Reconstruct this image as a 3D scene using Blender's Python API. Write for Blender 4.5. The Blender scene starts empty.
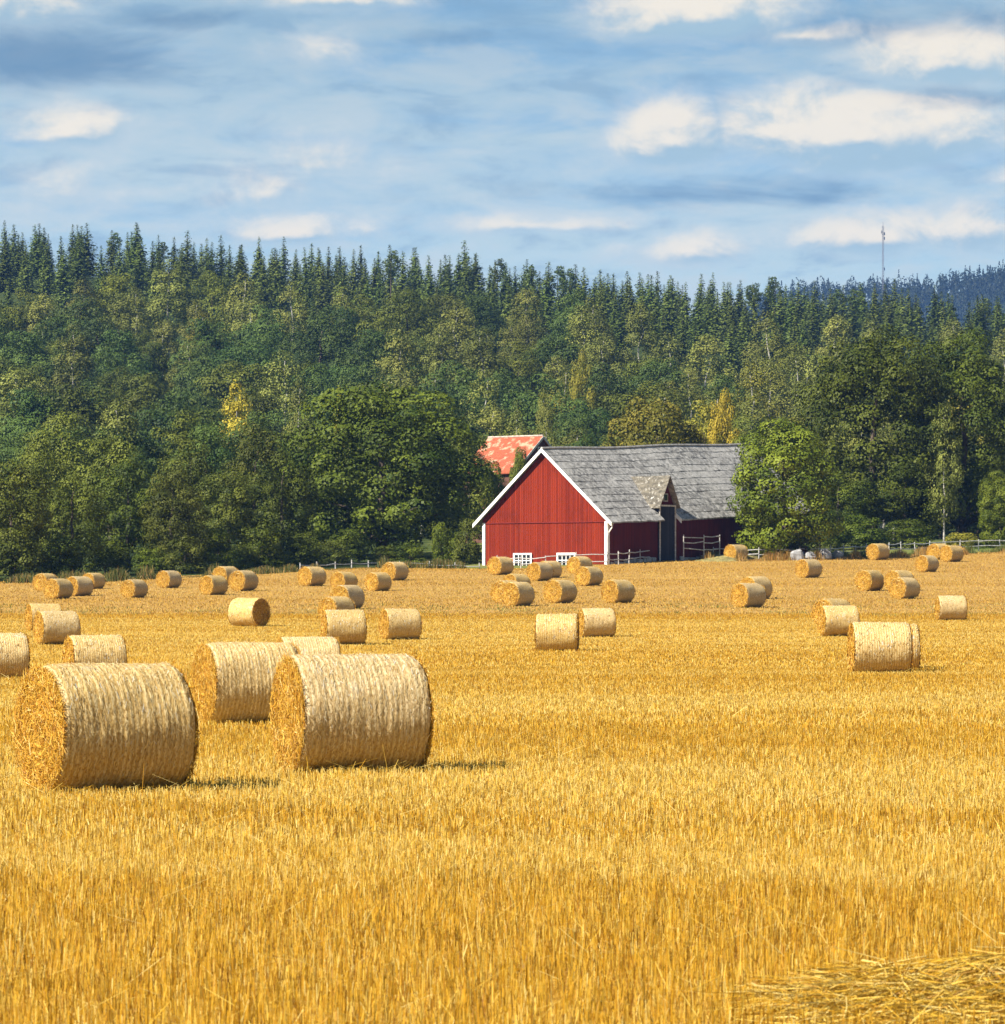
import bpy, math, random
import numpy as np

R = math.radians
random.seed(7)
rng = np.random.default_rng(11)
scene = bpy.context.scene
COL = scene.collection

# ------------------------------------------------------------------ camera
F = 4327.0            # focal length in pixels of the 1005 x 1024 frame
CX, HY = 502.5, 600.0
CAMZ = 1.93
cam = bpy.data.cameras.new('camera')
cam.sensor_width = 36.0
cam.lens = F / 1024 * 36.0
cam.shift_y = (HY - 512) / 1024
cam.clip_start = 0.5
cam.clip_end = 12000
cam.dof.use_dof = True
cam.dof.focus_distance = 85.0
cam.dof.aperture_fstop = 15.0
camo = bpy.data.objects.new('camera', cam)
camo.location = (0, 0, CAMZ)
camo.rotation_euler = (R(90), 0, 0)
COL.objects.link(camo)
scene.camera = camo

# ------------------------------------------------------------------ terrain
_ty = np.arange(-200, 6000, 5.0)
_key = np.array([(-200, 0), (112, 0), (420, 0), (480, 8.6), (540, 10), (600, 14), (700, 25.5), (800, 39.5),
                 (900, 55.5), (1000, 69), (1100, 76.5), (1200, 75), (1400, 54), (1800, 30), (2400, 20), (6000, 20)], float)
_tz = np.interp(_ty, _key[:, 0], _key[:, 1])
_m = (_ty <= 450)
_tz[_m] = 7.5e-5 * np.maximum(_ty[_m] - 112, 0) ** 2
_m2 = (_ty > 425) & (_ty < 480)
_z425 = 7.5e-5 * (425 - 112) ** 2
_tz[_m2] = np.interp(_ty[_m2], [425, 480], [_z425, 8.9])
_k = np.hanning(13); _k /= _k.sum()
_sm = np.convolve(np.pad(_tz, 6, mode='edge'), _k, 'valid')
_w = np.clip((_ty - 415) / 30, 0, 1)
_tz = _tz * (1 - _w) + _sm * _w

def hz(x, y):
    x = np.asarray(x, float); y = np.asarray(y, float)
    z = np.interp(y, _ty, _tz)
    hill = np.clip((y - 520) / 300, 0, 1)
    z = z * (1 - hill * np.clip(np.where(x > 0, 0.00125, 0.0008) * x, -0.35, 0.35))
    z = z + hill * (1.3 * np.sin(x * .031 + 1.0) * np.sin(y * .017) + .8 * np.sin(x * .07 + y * .02))
    z = z - 0.58 * np.exp(-((x + 12) / 8) ** 2 - ((y - 143) / 16) ** 2)
    z = z - 0.55 * np.exp(-((x + 2) / 8) ** 2 - ((y - 374) / 12) ** 2)
    z = z + 0.03 * np.sin(x * .5 + y * .11) * np.sin(y * .23) * np.clip((y - 15) / 30, 0, 1)
    return z

_bx = np.array([-900, -60, -37, -20, -6.2, 8, 16, 22, 30, 48, 80, 900], float)
_by = np.array([300, 312, 320, 345, 370, 371, 383, 381.5, 385, 408, 425, 470], float)
def edge_y(x):
    return np.interp(x, _bx, _by)

def at(px, d, z=None):
    x = (px - CX) / F * d
    return x, d

def hit(px, py):
    """distance at which the sight line through this pixel meets the field"""
    d = np.arange(15, 440, 0.25)
    x = (px - CX) / F * d
    y = HY - (hz(x, d) - CAMZ) * F / d
    k = np.where(y <= py)[0]
    return float(d[k[0]]) if len(k) else 430.0

# ------------------------------------------------------------------ object helpers
def tag(o, label=None, cat=None, group=None, kind=None):
    if label: o['label'] = label
    if cat: o['category'] = cat
    if group: o['group'] = group
    if kind: o['kind'] = kind
    return o

def empty(name, loc, rz=0, label=None, cat=None, group=None):
    o = bpy.data.objects.new(name, None)
    o.empty_display_size = .2
    o.location = loc
    o.rotation_euler = (0, 0, rz)
    COL.objects.link(o)
    return tag(o, label, cat, group)

def mesh_np(name, V, Fq, mats, cols=None, fmat=None, smooth=False):
    """mesh from numpy arrays; Fq is (n,k) of equal-sized faces or a list of faces"""
    me = bpy.data.meshes.new(name)
    V = np.asarray(V, np.float32)
    if isinstance(Fq, np.ndarray):
        n, k = Fq.shape
        me.vertices.add(len(V)); me.vertices.foreach_set('co', V.ravel())
        me.loops.add(n * k); me.loops.foreach_set('vertex_index', Fq.astype(np.int32).ravel())
        me.polygons.add(n)
        me.polygons.foreach_set('loop_start', np.arange(0, n * k, k, dtype=np.int32))
        me.polygons.foreach_set('loop_total', np.full(n, k, np.int32))
    else:
        me.from_pydata([tuple(v) for v in V], [], [tuple(f) for f in Fq])
    for m in (mats if isinstance(mats, (list, tuple)) else [mats]):
        me.materials.append(m)
    if fmat is not None:
        me.polygons.foreach_set('material_index', np.asarray(fmat, np.int32))
    if smooth:
        me.polygons.foreach_set('use_smooth', np.ones(len(me.polygons), bool))
    me.update(calc_edges=True)
    if cols is not None:
        ca = me.color_attributes.new('Col', 'FLOAT_COLOR', 'POINT')
        c = np.ones((len(V), 4), np.float32); c[:, :3] = cols
        ca.data.foreach_set('color', c.ravel())
    return me

def link(name, me, parent=None, loc=None):
    o = bpy.data.objects.new(name, me)
    COL.objects.link(o)
    if parent is not None: o.parent = parent
    if loc is not None: o.location = loc
    return o

class MB:
    """collects boxes, tubes and polygons into one mesh"""
    def __init__(s): s.v = []; s.f = []
    def poly(s, pts):
        b = len(s.v); s.v += [tuple(p) for p in pts]; s.f.append(tuple(range(b, b + len(pts))))
    def hexa(s, p):   # 8 corners, bottom 4 then top 4 in the same order
        b = len(s.v); s.v += [tuple(q) for q in p]
        for f in ((0, 3, 2, 1), (4, 5, 6, 7), (0, 1, 5, 4), (1, 2, 6, 5), (2, 3, 7, 6), (3, 0, 4, 7)):
            s.f.append(tuple(b + i for i in f))
    def box(s, x0, x1, y0, y1, z0, z1):
        s.hexa([(x0, y0, z0), (x1, y0, z0), (x1, y1, z0), (x0, y1, z0), (x0, y0, z1), (x1, y0, z1), (x1, y1, z1), (x0, y1, z1)])
    def bar(s, a, b, w, h):
        a = np.array(a, float); b = np.array(b, float); d = b - a; d /= np.linalg.norm(d)
        up = np.array((0, 0, 1.0)) if abs(d[2]) < .9 else np.array((0, 1.0, 0))
        r = np.cross(d, up); r /= np.linalg.norm(r); u = np.cross(r, d)
        c = lambda p: [p - r * w / 2 - u * h / 2, p + r * w / 2 - u * h / 2, p + r * w / 2 + u * h / 2, p - r * w / 2 + u * h / 2]
        A, B = c(a), c(b)
        s.hexa([A[0], A[1], B[1], B[0], A[3], A[2], B[2], B[3]])
    def tube(s, pts, rad, n=7):
        pts = [np.array(p, float) for p in pts]
        rings = []
        for i, p in enumerate(pts):
            d = pts[min(i + 1, len(pts) - 1)] - pts[max(i - 1, 0)]; d /= np.linalg.norm(d)
            up = np.array((0, 0, 1.0)) if abs(d[2]) < .9 else np.array((1.0, 0, 0))
            r = np.cross(d, up); r /= np.linalg.norm(r); u = np.cross(r, d)
            b = len(s.v)
            for k in range(n):
                t = 2 * math.pi * k / n
                s.v.append(tuple(p + (r * math.cos(t) + u * math.sin(t)) * rad[i]))
            rings.append(b)
        for i in range(len(rings) - 1):
            for k in range(n):
                s.f.append((rings[i] + k, rings[i] + (k + 1) % n, rings[i + 1] + (k + 1) % n, rings[i + 1] + k))
        s.f.append(tuple(rings[0] + k for k in reversed(range(n))))
        s.f.append(tuple(rings[-1] + k for k in range(n)))
    def build(s, name, mat, parent=None, loc=None, smooth=False):
        return link(name, mesh_np(name, s.v, s.f, mat, smooth=smooth), parent, loc)

# ------------------------------------------------------------------ materials
class NT:
    """small node-graph writer"""
    def __init__(s, tree): s.t = tree; s.n = tree.nodes; s.l = tree.links
    def new(s, typ, **kw):
        nd = s.n.new(typ)
        for k, v in kw.items(): setattr(nd, k, v)
        return nd
    def put(s, sock, val):
        if isinstance(val, bpy.types.NodeSocket): s.l.new(val, sock)
        elif isinstance(val, (tuple, list)) and len(val) == 3 and sock.type == 'RGBA': sock.default_value = (*val, 1)
        else: sock.default_value = val
    def m(s, op, a, b=0.0, c=None, clamp=False):
        nd = s.new('ShaderNodeMath', operation=op); nd.use_clamp = clamp
        s.put(nd.inputs[0], a); s.put(nd.inputs[1], b)
        if c is not None: s.put(nd.inputs[2], c)
        return nd.outputs[0]
    def add(s, a, b): return s.m('ADD', a, b)
    def sub(s, a, b): return s.m('SUBTRACT', a, b)
    def mul(s, a, b): return s.m('MULTIPLY', a, b)
    def ramp(s, x, lo, hi, a=0.0, b=1.0, smooth=True):
        nd = s.new('ShaderNodeMapRange'); nd.clamp = True
        if smooth: nd.interpolation_type = 'SMOOTHSTEP'
        for i, v in enumerate((x, lo, hi, a, b)): s.put(nd.inputs[i], v)
        return nd.outputs[0]
    def mix(s, f, a, b, mode='MIX'):
        nd = s.new('ShaderNodeMix', data_type='RGBA', blend_type=mode)
        s.put(nd.inputs[0], f); s.put(nd.inputs[6], a); s.put(nd.inputs[7], b)
        return nd.outputs[2]
    def noise(s, vec, scale, detail=4, rough=.55, dist=0.0, dim='3D'):
        nd = s.new('ShaderNodeTexNoise', noise_dimensions=dim)
        if vec is not None: s.l.new(vec, nd.inputs['Vector'])
        nd.inputs['Scale'].default_value = scale; nd.inputs['Detail'].default_value = detail
        nd.inputs['Roughness'].default_value = rough; nd.inputs['Distortion'].default_value = dist
        return nd.outputs[0]
    def vec(s, x, y, z=0.0):
        nd = s.new('ShaderNodeCombineXYZ')
        for i, v in enumerate((x, y, z)): s.put(nd.inputs[i], v)
        return nd.outputs[0]
    def xyz(s, v):
        nd = s.new('ShaderNodeSeparateXYZ'); s.l.new(v, nd.inputs[0]); return nd.outputs
    def scale(s, v, k):
        nd = s.new('ShaderNodeVectorMath', operation='MULTIPLY'); s.l.new(v, nd.inputs[0]); nd.inputs[1].default_value = k
        return nd.outputs[0]

def material(name):
    m = bpy.data.materials.new(name); m.use_nodes = True
    nt = NT(m.node_tree); b = nt.n['Principled BSDF']
    return m, nt, b

def geo_pos(nt): return nt.new('ShaderNodeNewGeometry').outputs['Position']
def obj_pos(nt): return nt.new('ShaderNodeTexCoord').outputs['Object']

def bump(nt, b, h, strength=.5, dist=.02):
    nd = nt.new('ShaderNodeBump'); nd.inputs['Strength'].default_value = strength; nd.inputs['Distance'].default_value = dist
    nt.put(nd.inputs['Height'], h); nt.l.new(nd.outputs[0], b.inputs['Normal'])

def simple(name, base, rough=.8, var=.3, scale=3.0, spec=.3, bmp=0.0, metallic=0.0):
    m, nt, b = material(name)
    n = nt.noise(obj_pos(nt), scale, 5, .6)
    nt.put(b.inputs['Base Color'], nt.mix(nt.ramp(n, .3, .7), tuple(c * (1 - var) for c in base), tuple(c * (1 + var) for c in base)))
    b.inputs['Roughness'].default_value = rough
    b.inputs['Specular IOR Level'].default_value = spec
    b.inputs['Metallic'].default_value = metallic
    if bmp: bump(nt, b, n, .6, bmp)
    return m

def straw_mat(name, trans=.15, mulc=(1, 1, 1)):
    m, nt, b = material(name)
    at_ = nt.new('ShaderNodeVertexColor'); at_.layer_name = 'Col'
    c = nt.mix(1.0, at_.outputs[0], mulc, 'MULTIPLY')
    nt.put(b.inputs['Base Color'], c)
    b.inputs['Roughness'].default_value = .55
    b.inputs['Specular IOR Level'].default_value = .25
    tr = nt.new('ShaderNodeBsdfTranslucent'); nt.put(tr.inputs[0], c)
    mx = nt.new('ShaderNodeMixShader'); mx.inputs[0].default_value = trans
    nt.l.new(b.outputs[0], mx.inputs[1]); nt.l.new(tr.outputs[0], mx.inputs[2])
    nt.l.new(mx.outputs[0], nt.n['Material Output'].inputs[0])
    return m

M_STUBBLE = straw_mat('stubble_straw', .2)
M_STRAW = straw_mat('bale_straw', .12)

def leaf_mat(name, dark, light, hue=.02, trans=.10):
    """leaf colour: species colours mixed by a per-leaf attribute, shifted a little from tree to tree"""
    m, nt, b = material(name)
    at_ = nt.new('ShaderNodeVertexColor'); at_.layer_name = 'Col'
    ch = nt.new('ShaderNodeSeparateColor'); nt.l.new(at_.outputs[0], ch.inputs[0])
    oi = nt.new('ShaderNodeObjectInfo').outputs['Random']
    c = nt.mix(ch.outputs[0], tuple(v * .76 for v in dark), tuple(v * .80 for v in light))
    hs = nt.new('ShaderNodeHueSaturation')
    nt.put(hs.inputs['Hue'], nt.ramp(oi, 0, 1, .5 - hue, .5 + hue, False))
    wn = nt.m('FRACT', nt.mul(oi, 7.31))
    nt.put(hs.inputs['Value'], nt.ramp(wn, 0, 1, .72, 1.3, False))
    nt.put(hs.inputs['Color'], c)
    nt.l.new(hs.outputs[0], b.inputs['Base Color'])
    b.inputs['Roughness'].default_value = .55
    b.inputs['Specular IOR Level'].default_value = .12
    tr = nt.new('ShaderNodeBsdfTranslucent'); nt.l.new(hs.outputs[0], tr.inputs[0])
    mx = nt.new('ShaderNodeMixShader'); mx.inputs[0].default_value = trans
    nt.l.new(b.outputs[0], mx.inputs[1]); nt.l.new(tr.outputs[0], mx.inputs[2])
    nt.l.new(mx.outputs[0], nt.n['Material Output'].inputs[0])
    return m

L_OAK = leaf_mat('oak_leaf', (.026, .047, .004), (.135, .165, .014), .008)
L_ALDER = leaf_mat('alder_leaf', (.042, .060, .006), (.172, .190, .023), .008)
L_ASH = leaf_mat('ash_leaf', (.028, .058, .011), (.100, .142, .024), .009)
L_BIRCH = leaf_mat('birch_leaf', (.088, .104, .016), (.240, .248, .050), .009)
L_BRIGHT = leaf_mat('young_leaf', (.044, .070, .004), (.180, .215, .016), .006)
L_YELLOW = leaf_mat('yellow_leaf', (.38, .31, .02), (.72, .60, .07), .006)
L_AUTUMN = leaf_mat('turning_leaf', (.100, .108, .010), (.290, .250, .030), .009)
L_ORANGE = leaf_mat('orange_leaf', (.26, .19, .015), (.55, .40, .04), .006)
L_SPRUCE = leaf_mat('spruce_needle', (.050, .080, .012), (.165, .205, .036), .012, .1)
L_FAR = leaf_mat('dark_needle', (.014, .022, .012), (.024, .034, .018), .004, .05)
L_PINE = leaf_mat('pine_needle', (.034, .058, .010), (.110, .145, .030), .012, .1)
BARK = simple('bark', (.075, .058, .042), .9, .4, 2.5, .2, .03)
M_BIRCHBARK = simple('birch_bark', (.36, .34, .30), .8, .3, 3.0, .2, .01)

def field_material():
    m, nt, b = material('stubble_ground')
    p = geo_pos(nt); X, Y, Z = nt.xyz(p)
    warp = nt.noise(nt.scale(p, (.03, .05, 0)), 1, 2)
    yy = nt.add(Y, nt.mul(nt.sub(warp, .5), 14))
    bands = nt.noise(nt.vec(nt.mul(X, .012), nt.mul(yy, .14), 0), 1, 4, .6)
    streak = nt.noise(nt.scale(p, (.25, 1.1, 0)), 1, 6, .7)
    fine = nt.noise(nt.scale(p, (5, 2.2, 0)), 1, 4, .7)
    gold = nt.mix(nt.ramp(bands, .36, .64), (0.2904, 0.1485, 0.0079), (0.3960, 0.2343, 0.0264))
    gold = nt.mix(nt.ramp(streak, .35, .7), gold, (0.4092, 0.2508, 0.0495))
    gold = nt.mix(nt.ramp(fine, .5, .3), gold, (0.1716, 0.0858, 0.0132))
    # the far part of the field was cut and raked: paler, browner, with low weeds coming through
    pale = nt.mix(nt.ramp(bands, .35, .65), (0.2772, 0.1531, 0.0330), (0.3234, 0.1881, 0.0449))
    pale = nt.mix(nt.ramp(streak, .42, .7), pale, (0.3498, 0.2178, 0.0660))
    pale = nt.mix(nt.mul(nt.ramp(fine, .52, .3), .6), pale, (0.1980, 0.1056, 0.0264))
    green = nt.noise(nt.scale(p, (.22, .10, 0)), 1, 5, .7)
    nearedge = nt.mul(nt.ramp(Y, 222, 240), nt.ramp(Y, 300, 236))
    pale = nt.mix(nt.mul(nt.ramp(green, .52, .66), nt.add(.10, nt.mul(nearedge, .45))), pale, (0.1386, 0.1320, 0.0330))
    edge = nt.ramp(nt.add(yy, nt.mul(nt.sub(streak, .5), 10)), 229, 234)
    c = nt.mix(edge, gold, pale)
    nt.put(b.inputs['Base Color'], c)
    b.inputs['Roughness'].default_value = .85
    b.inputs['Specular IOR Level'].default_value = .1
    bump(nt, b, nt.add(nt.mul(fine, .6), streak), .7, .12)
    return m

def hill_material():
    m, nt, b = material('forest_floor')
    p = geo_pos(nt); X, Y, Z = nt.xyz(p)
    n = nt.noise(nt.scale(p, (.12, .12, .12)), 1, 6, .7)
    forest = nt.mix(nt.ramp(n, .35, .65), (.012, .022, .008), (.045, .06, .018))
    grass = nt.mix(nt.ramp(n, .35, .65), (.07, .10, .02), (.16, .16, .05))
    nt.put(b.inputs['Base Color'], nt.mix(nt.m('MAXIMUM', nt.ramp(Y, 425, 470), nt.ramp(X, -5, -9)), grass, forest))
    b.inputs['Roughness'].default_value = 1.0
    b.inputs['Specular IOR Level'].default_value = .02
    bump(nt, b, n, .8, .6)
    return m

M_FIELD = field_material()
M_HILL = hill_material()

# ------------------------------------------------------------------ ground sheets (the field and the rising land behind it meet along the fence)
xs = np.concatenate([np.linspace(-900, -140, 24), np.linspace(-130, 130, 131), np.linspace(140, 900, 24)])
t = np.linspace(0, 1, 220)
def sheet(y0, y1):
    X = np.tile(xs, (len(t), 1))
    Y = y0(X) + (y1(X) - y0(X)) * t[:, None]
    V = np.stack([X, Y, hz(X, Y)], -1).reshape(-1, 3)
    n, k = len(t), len(xs)
    i = (np.arange(n - 1)[:, None] * k + np.arange(k - 1)).ravel()
    return V, np.stack([i, i + 1, i + 1 + k, i + k], 1)
V, Q = sheet(lambda x: np.full_like(x, -80), edge_y)
o = link('field', mesh_np('field', V, Q, M_FIELD, smooth=True)); tag(o, kind='structure')
V, Q = sheet(edge_y, lambda x: np.full_like(x, 2300))
o = link('hillside', mesh_np('hillside', V, Q, M_HILL, smooth=True)); tag(o, kind='structure')

# ------------------------------------------------------------------ stubble
def lerp(a, b, f): return a + (b - a) * f
STR = np.array([(.63, .385, .038), (.73, .515, .110), (.50, .255, .012), (.79, .62, .23), (.30, .135, .010), (.60, .335, .018)]) * .72 * np.array((1.02, 1.0, .86))
def straw_cols(n, pale):
    """pale in 0..1 per straw: bleached straw where it is high"""
    p = np.array([.30, .15, .27, .05, .08, .15])
    k = rng.choice(len(STR), n, p=p)
    c = STR[k].copy()
    dk = rng.random(n) < (.42 - pale) * .6
    c[dk] = STR[rng.choice([2, 5, 4], dk.sum(), p=[.5, .35, .15])]
    pl = rng.random(n) < (pale - .3) * .95
    c[pl] = STR[rng.choice([1, 3], pl.sum(), p=[.6, .4])]
    return c * rng.uniform(.8, 1.15, (n, 1))

def smooth1(y, seed, wl):
    r = np.random.default_rng(seed).random(4000)
    q = np.asarray(y) / wl + 1000; i = np.floor(q).astype(int); f = q - i; f = f * f * (3 - 2 * f)
    return r[i % 4000] * (1 - f) + r[(i + 1) % 4000] * f

def blades(P, H, Wd, lean_dir, lean, yaw, cols, tipw=.7):
    n = len(P)
    s = np.stack([np.cos(yaw), np.sin(yaw), np.zeros(n)], 1) * (Wd / 2)[:, None]
    ld = np.stack([np.cos(lean_dir), np.sin(lean_dir), np.zeros(n)], 1) * (np.sin(lean) * H)[:, None]
    top = P + ld + np.stack([0 * H, 0 * H, np.cos(lean) * H], 1)
    V = np.stack([P - s, P + s, top + s * tipw, top - s * tipw], 1).reshape(-1, 3)
    Q = np.arange(n * 4).reshape(n, 4)
    return V, Q, np.repeat(cols, 4, 0)

def band(x, y):
    w = y + .6 * np.sin(x * .35 + y * .02) + .04 * x
    q = .34 * smooth1(w, 3319, 6.5) + .28 * smooth1(w, 3321, 1.9) + .38 * smooth1(w, 3324, 21) + .06 * np.sin(x * 1.3 + y)
    return np.clip((q - .5) * 1.8 + .5, 0, 1)

VV, QQ, CC, base = [], [], [], 0
for y0, y1, dens, wd, hgt, row in ((16, 34, 560, .0050, .115, .15), (34, 62, 360, .0075, .115, .15), (62, 120, 170, .012, .10, .3), (120, 236, 55, .022, .085, .6), (236, 418, 11, .045, .085, .9)):
    wm = .1162 * y1 * 1.12 + 1.5
    n = int(dens * 2 * wm * (y1 - y0))
    y = rng.uniform(y0, y1, n); x = rng.uniform(-1, 1, n) * (.1162 * 1.12 * y + 1.5)
    keep = (rng.random(n) < (.1162 * 1.12 * y + 1.5) / wm) & (y < edge_y(x) - .5)
    x, y = x[keep], y[keep]
    rowsel = rng.random(len(y)) < .72
    y = np.where(rowsel, np.round(y / row) * row + rng.normal(0, .022, len(y)) + .04 * np.sin(x * .8), y)
    n = len(y); b = band(x, y)
    H = hgt * rng.uniform(.55, 1.25, n) * (1.15 - .45 * b)
    lean = np.abs(rng.normal(0, .16, n)) + (rng.random(n) < .10 + .25 * b) * rng.uniform(.2, 1.0, n)
    P = np.stack([x, y, hz(x, y) - .01], 1)
    sc = straw_cols(n, b)
    if y0 > 200: sc = sc * .55 + np.array((.385, .235, .058)) * rng.uniform(.30, .58, (n, 1))
    v, q, c = blades(P, H, wd * rng.uniform(.55, 1.3, n), rng.uniform(0, 6.28, n), lean, rng.normal(0, .7, n), sc)
    VV.append(v); QQ.append(q + base); CC.append(c); base += len(v)
    # cut straw lying loose over the stubble
    n = int(len(y) * (.085 if y0 < 62 else .05))
    sel = rng.choice(len(y), n, False)
    x2 = x[sel] + rng.normal(0, .1, n); y2 = y[sel] + rng.normal(0, .1, n)
    P = np.stack([x2, y2, hz(x2, y2) + rng.uniform(.02, hgt * .95, n)], 1)
    v, q, c = blades(P, rng.uniform(.10, .34, n), wd * rng.uniform(.6, 1.1, n), rng.uniform(0, 6.28, n), rng.normal(1.5, .2, n), rng.uniform(0, 6.28, n), straw_cols(n, np.full(n, .85)))
    # flat pieces need their width across the length
    VV.append(v); QQ.append(q + base); CC.append(c); base += len(v)
# a few tall uncut stalks
n = 240
y = rng.uniform(20, 90, n); x = rng.uniform(-1, 1, n) * (.1162 * y)
P = np.stack([x, y, hz(x, y)], 1)
v, q, c = blades(P, rng.uniform(.25, .5, n), np.full(n, .006), rng.uniform(0, 6.28, n), rng.uniform(0, .6, n), rng.normal(0, .5, n), straw_cols(n, np.full(n, .5)), .5)
VV.append(v); QQ.append(q + base); CC.append(c); base += len(v)
o = link('stubble', mesh_np('stubble', np.concatenate(VV), np.concatenate(QQ), M_STUBBLE, np.concatenate(CC)))
tag(o, 'short golden straw stubble covering the mown field', 'stubble', kind='stuff')

# heap of loose straw at the lower right edge of the field of view
def curved_straws(n, P, dirs, L, wd, cols, curl=.25, seg=3):
    up = np.array((0, 0, 1.0))
    side = np.cross(dirs, up); side /= np.linalg.norm(side, axis=1)[:, None] + 1e-6
    tilt = rng.normal(0, .8, n)[:, None]
    side = side * np.cos(tilt) + np.cross(side, dirs) * np.sin(tilt)
    bend = rng.normal(0, curl, (n, 3)) * L[:, None]; bend[:, 2] = -np.abs(bend[:, 2]) * .6
    pts = []
    for k in range(seg + 1):
        u = k / seg - .5
        pts.append(P + dirs * (u * L)[:, None] + bend * (u * u * 2))
    V = np.zeros((n, (seg + 1) * 2, 3))
    for k in range(seg + 1):
        w = wd[:, None] / 2
        V[:, 2 * k] = pts[k] - side * w; V[:, 2 * k + 1] = pts[k] + side * w
    b = np.arange(n)[:, None] * (seg + 1) * 2
    Q = np.concatenate([np.stack([b + 2 * k, b + 2 * k + 1, b + 2 * k + 3, b + 2 * k + 2], -1).reshape(-1, 4) for k in range(seg)])
    return V.reshape(-1, 3), Q, np.repeat(cols, (seg + 1) * 2, 0)

def heap_h(x, y):
    ridge = (y - 20.1 - .10 * (x - 1.6))
    g = np.exp(-(ridge / .85) ** 2) * np.clip((x - 1.1) / 1.3, 0, 1) ** .8 * (.25 + .04 * np.sin(x * 5) + .03 * np.sin(x * 13 + y * 3))
    return g
n = 42000
x = rng.uniform(.9, 4.2, n); y = rng.uniform(18.4, 21.8, n)
h = heap_h(x, y); keep = h > .03 * rng.uniform(.1, 4, n)
x, y, h = x[keep], y[keep], h[keep]; n = len(x)
P = np.stack([x, y, hz(x, y) + .05 + h * rng.uniform(.55, 1.05, n)], 1)
a = rng.normal(.35, 1.0, n); d = np.stack([np.cos(a), np.sin(a), rng.normal(.05, .38, n)], 1); d /= np.linalg.norm(d, axis=1)[:, None]
v, q, c = curved_straws(n, P, d, rng.uniform(.06, .34, n), rng.uniform(.0028, .0055, n), straw_cols(n, np.full(n, .55)), .8)
# the packed body of the heap under the loose straws
gx, gy = np.meshgrid(np.linspace(.9, 4.3, 70), np.linspace(18.3, 21.9, 60))
hh = heap_h(gx, gy)
gv = np.stack([gx, gy, hz(gx, gy) + hh * .75 - .02 + .02 * rng.random(gx.shape)], -1).reshape(-1, 3)
i = (np.arange(59)[:, None] * 70 + np.arange(69)).ravel()
gq = np.stack([i, i + 1, i + 71, i + 70], 1)
gc = np.tile((.30, .165, .018), (len(gv), 1)) * rng.uniform(.6, 1.2, (len(gv), 1))
o = link('straw_heap', mesh_np('straw_heap', np.concatenate([v, gv]), np.concatenate([q, gq + len(v)]), M_STRAW, np.concatenate([c, gc])))
tag(o, 'low heap of loose raked straw lying on the stubble', 'straw heap')

# ------------------------------------------------------------------ round bales (diameter 1, length 1.15, axis along local x, lit end at +x)
def wrap_material():
    m, nt, b = material('net_wrapped_straw')
    p = obj_pos(nt); X, Y, Z = nt.xyz(p)
    oi = nt.new('ShaderNodeObjectInfo').outputs['Random']
    ang = nt.m('ARCTAN2', nt.sub(Z, .5), Y)
    q = nt.vec(nt.add(nt.mul(X, 34), nt.mul(oi, 50)), nt.mul(ang, 2.6), 0)
    wob = nt.noise(nt.vec(nt.mul(X, 6), nt.add(nt.mul(ang, 1.6), nt.mul(oi, 60)), 1), 1, 3, .6)
    wv = nt.m('SINE', nt.add(nt.mul(X, 132), nt.mul(wob, 4)))
    ring = nt.add(nt.mul(nt.noise(q, 1, 3, .6, .35), .55), nt.mul(nt.ramp(wv, -1, 1), nt.add(.14, nt.mul(wob, .24))))
    q2 = nt.vec(nt.add(nt.mul(X, 75), nt.mul(oi, 30)), nt.mul(ang, 16), 3)
    fine = nt.noise(q2, 1, 4, .7, .4)
    big = nt.noise(nt.vec(nt.add(nt.mul(X, 2.2), nt.mul(oi, 90)), nt.mul(ang, 1.3), 0), 1, 4, .65)
    c = nt.mix(nt.ramp(ring, .30, .64), (.44, .305, .115), (.65, .52, .27))
    c = nt.mix(nt.ramp(fine, .55, .35), c, (0.2736, 0.1620, 0.0432))
    c = nt.mix(nt.mul(nt.ramp(big, .60, .74), .5), c, (0.4032, 0.3960, 0.3456))
    hs = nt.new('ShaderNodeHueSaturation'); nt.put(hs.inputs['Color'], c)
    nt.put(hs.inputs['Value'], nt.ramp(nt.m('FRACT', nt.mul(oi, 5.7)), 0, 1, .88, 1.12, False))
    nt.put(hs.inputs['Saturation'], nt.ramp(nt.m('FRACT', nt.mul(oi, 9.1)), 0, 1, .9, 1.12, False))
    nt.l.new(hs.outputs[0], b.inputs['Base Color'])
    b.inputs['Roughness'].default_value = .6
    b.inputs['Specular IOR Level'].default_value = .25
    bump(nt, b, nt.add(nt.mul(ring, .8), nt.mul(fine, .6)), .6, .022)
    return m
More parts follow.
